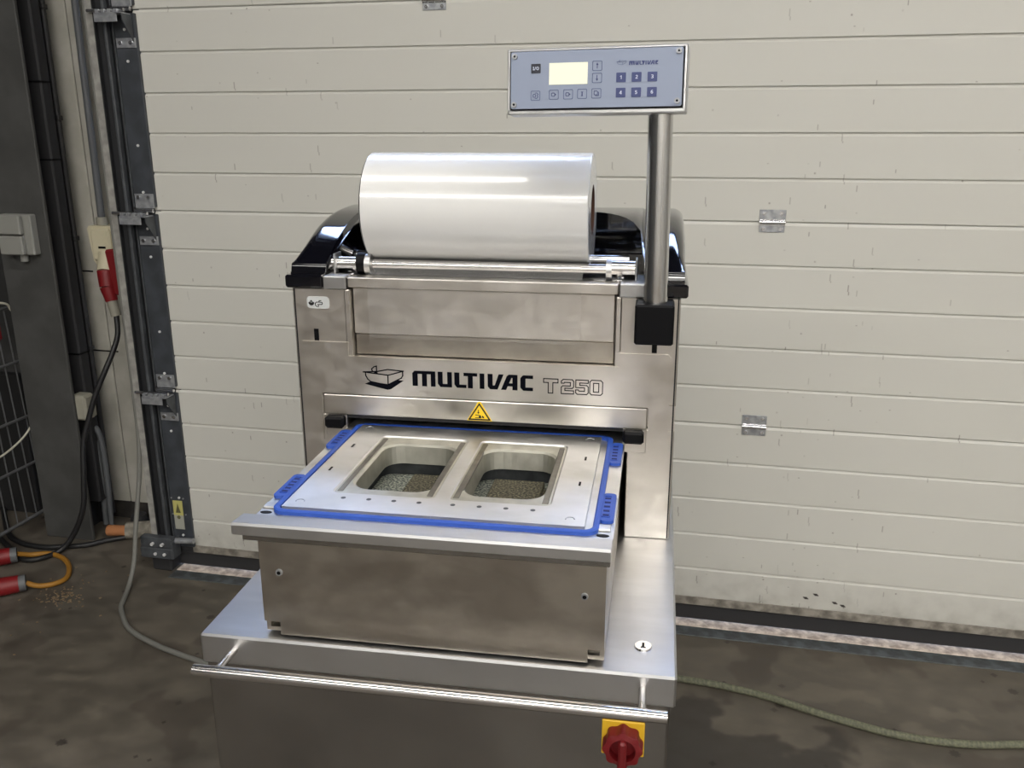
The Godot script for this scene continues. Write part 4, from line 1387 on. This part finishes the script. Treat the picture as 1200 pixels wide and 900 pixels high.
# ---------------------------------------------------------------- things on the floor and in the die
func floor_items() -> void:
	for q in [[-0.066, "left", 0.050], [0.078, "right", 0.062]]:
		var b := thing("insert_block", "brown speckled insert block lying in the %s tray opening" % q[1], "block", AT + Vector3(0, 1.0287, 0).rotated(Vector3.UP, TURN) + Vector3(q[0], 0, 0.170).rotated(Vector3.UP, TURN), TURN, "insert blocks in the tray openings")
		put("block_body", bx(V(-q[2] * 0.6, 0.0, -0.07), V(q[2] * 0.75, 0.014, 0.085), 0.002), M.speckle_brown, b)
		put("block_step", bx(V(q[2] * 0.75, 0.0, -0.05), V(q[2] * 0.82, 0.010, 0.080), 0.001), M.speckle_brown, b)
	var gc := g()
	gc.tube([V(-1.9535, 3.2, 0.020), V(-1.9535, 2.2, 0.020), V(-1.9535, 1.2, 0.020), V(-1.9535, 0.60, 0.022), V(-1.957, 0.42, 0.035), V(-1.963, 0.30, 0.06), V(-1.965, 0.18, 0.095), V(-1.957, 0.08, 0.135), V(-1.942, 0.018, 0.200), V(-1.905, 0.009, 0.290), V(-1.887, 0.009, 0.325), V(-1.847, 0.009, 0.373), V(-1.772, 0.009, 0.443), V(-1.645, 0.009, 0.503), V(-1.533, 0.009, 0.538), V(-1.434, 0.009, 0.564), V(-1.20, 0.009, 0.63), V(-0.9, 0.009, 0.78)], 0.0085, 10)
	tag(put("grey_cable", gc, M.cable_grey), "grey power cable running from the door track across the floor to the machine", "cable")
	var bc := g()
	bc.tube([V(-2.90, 0.011, -0.30), V(-2.705, 0.011, -0.10), V(-2.590, 0.011, -0.03), V(-2.47, 0.011, -0.012), V(-2.384, 0.011, -0.035), V(-2.310, 0.011, -0.065), V(-2.261, 0.011, -0.116), V(-2.17, 0.011, -0.18)], 0.0105, 10)
	tag(put("black_cable", bc, M.cable_black), "thick black cable lying on the floor at the column foot", "cable")
	var y := thing("extension_lead", "short yellow cable joining two red connectors on the floor", "cable", Vector3(-2.4, 0, 0.2))
	var yl := g()
	var pth := []
	for q in [[-2.487, 0.036, 0.100], [-2.462, 0.016, 0.062], [-2.404, 0.010, 0.030], [-2.322, 0.010, 0.056], [-2.256, 0.010, 0.112], [-2.212, 0.010, 0.183], [-2.225, 0.010, 0.231], [-2.264, 0.015, 0.264], [-2.295, 0.034, 0.283]]:
		pth.append(Vector3(q[0], q[1], q[2]) - Vector3(-2.4, 0, 0.2))
	yl.tube(pth, 0.0095, 10)
	put("lead", yl, M.cable_yellow, y)
	for q in [[V(-2.487, 0.034, 0.100), V(-2.64, 0.034, 0.215)], [V(-2.295, 0.036, 0.283), V(-2.44, 0.036, 0.392)]]:
		var a: Vector3 = q[0] - Vector3(-2.4, 0, 0.2)
		var b: Vector3 = q[1] - Vector3(-2.4, 0, 0.2)
		var d := (b - a).normalized()
		var body_ := g()
		body_.cyl(a + d * 0.022, a + d * 0.10, 0.030, 0.034, 20)
		body_.cyl(a + d * 0.10, b, 0.034, 0.034, 20)
		var cn := put("connector", body_, M.red_plug, y, "red round connector")
		put("collar", rod(a, a + d * 0.024, 0.029, 12), M.conduit, cn)
	var pp := thing("pipe_offcut", "short pale pipe with orange end lying on the floor behind the track foot", "pipe", Vector3(-2.2, 0, -0.2))
	put("pipe", rod(V(-0.005, 0.034, 0.030), V(0.21, 0.034, -0.05), 0.034, 22), M.pipe_white, pp)
	put("end_plug", rod(V(-0.085, 0.030, 0.035), V(-0.003, 0.032, 0.029), 0.022, 18), M.orange, pp)
	var lump := g()
	lump.cyl(V(-2.215, 0.0, -0.27), V(-2.215, 0.06, -0.27), 0.045, 0.030, 14)
	tag(put("rubber_cap", lump, M.rubber), "black rubber cap standing beside the orange pipe end", "cap")
	var rc := g()
	rc.tube([V(-0.25, 0.010, 0.36), V(-0.1, 0.010, 0.345), V(0.066, 0.010, 0.349), V(0.165, 0.010, 0.362), V(0.260, 0.010, 0.383), V(0.374, 0.010, 0.423), V(0.483, 0.010, 0.457), V(0.589, 0.010, 0.482), V(0.696, 0.010, 0.488), V(0.804, 0.010, 0.479), V(0.959, 0.010, 0.446), V(1.3, 0.010, 0.40), V(1.9, 0.010, 0.5)], 0.0105, 12)
	tag(put("green_cable", rc, M.cable_green), "pale green grey cable lying on the floor right of the machine", "cable")
	# wood chips
	var rng := RandomNumberGenerator.new()
	rng.seed = 21
	var ch := g()
	for i in 120:
		var tight := i < 85
		var x := -2.15 + rng.randfn(0.0, 0.045 if tight else 0.16)
		var z := 0.29 + rng.randfn(0.0, 0.03 if tight else 0.12)
		var s := rng.randf_range(0.0015, 0.0045)
		ch.xf = Transform3D(Basis(Vector3.UP, rng.randf() * TAU), Vector3(x, 0, z))
		ch.box(V(-s, 0, -s * 0.6), V(s, 0.0012 + s * 0.25, s * 0.6))
	tag(put("wood_chips", ch, M.chip), "pale wood chips scattered on the floor beside the yellow cable", "wood chips", "", "stuff")
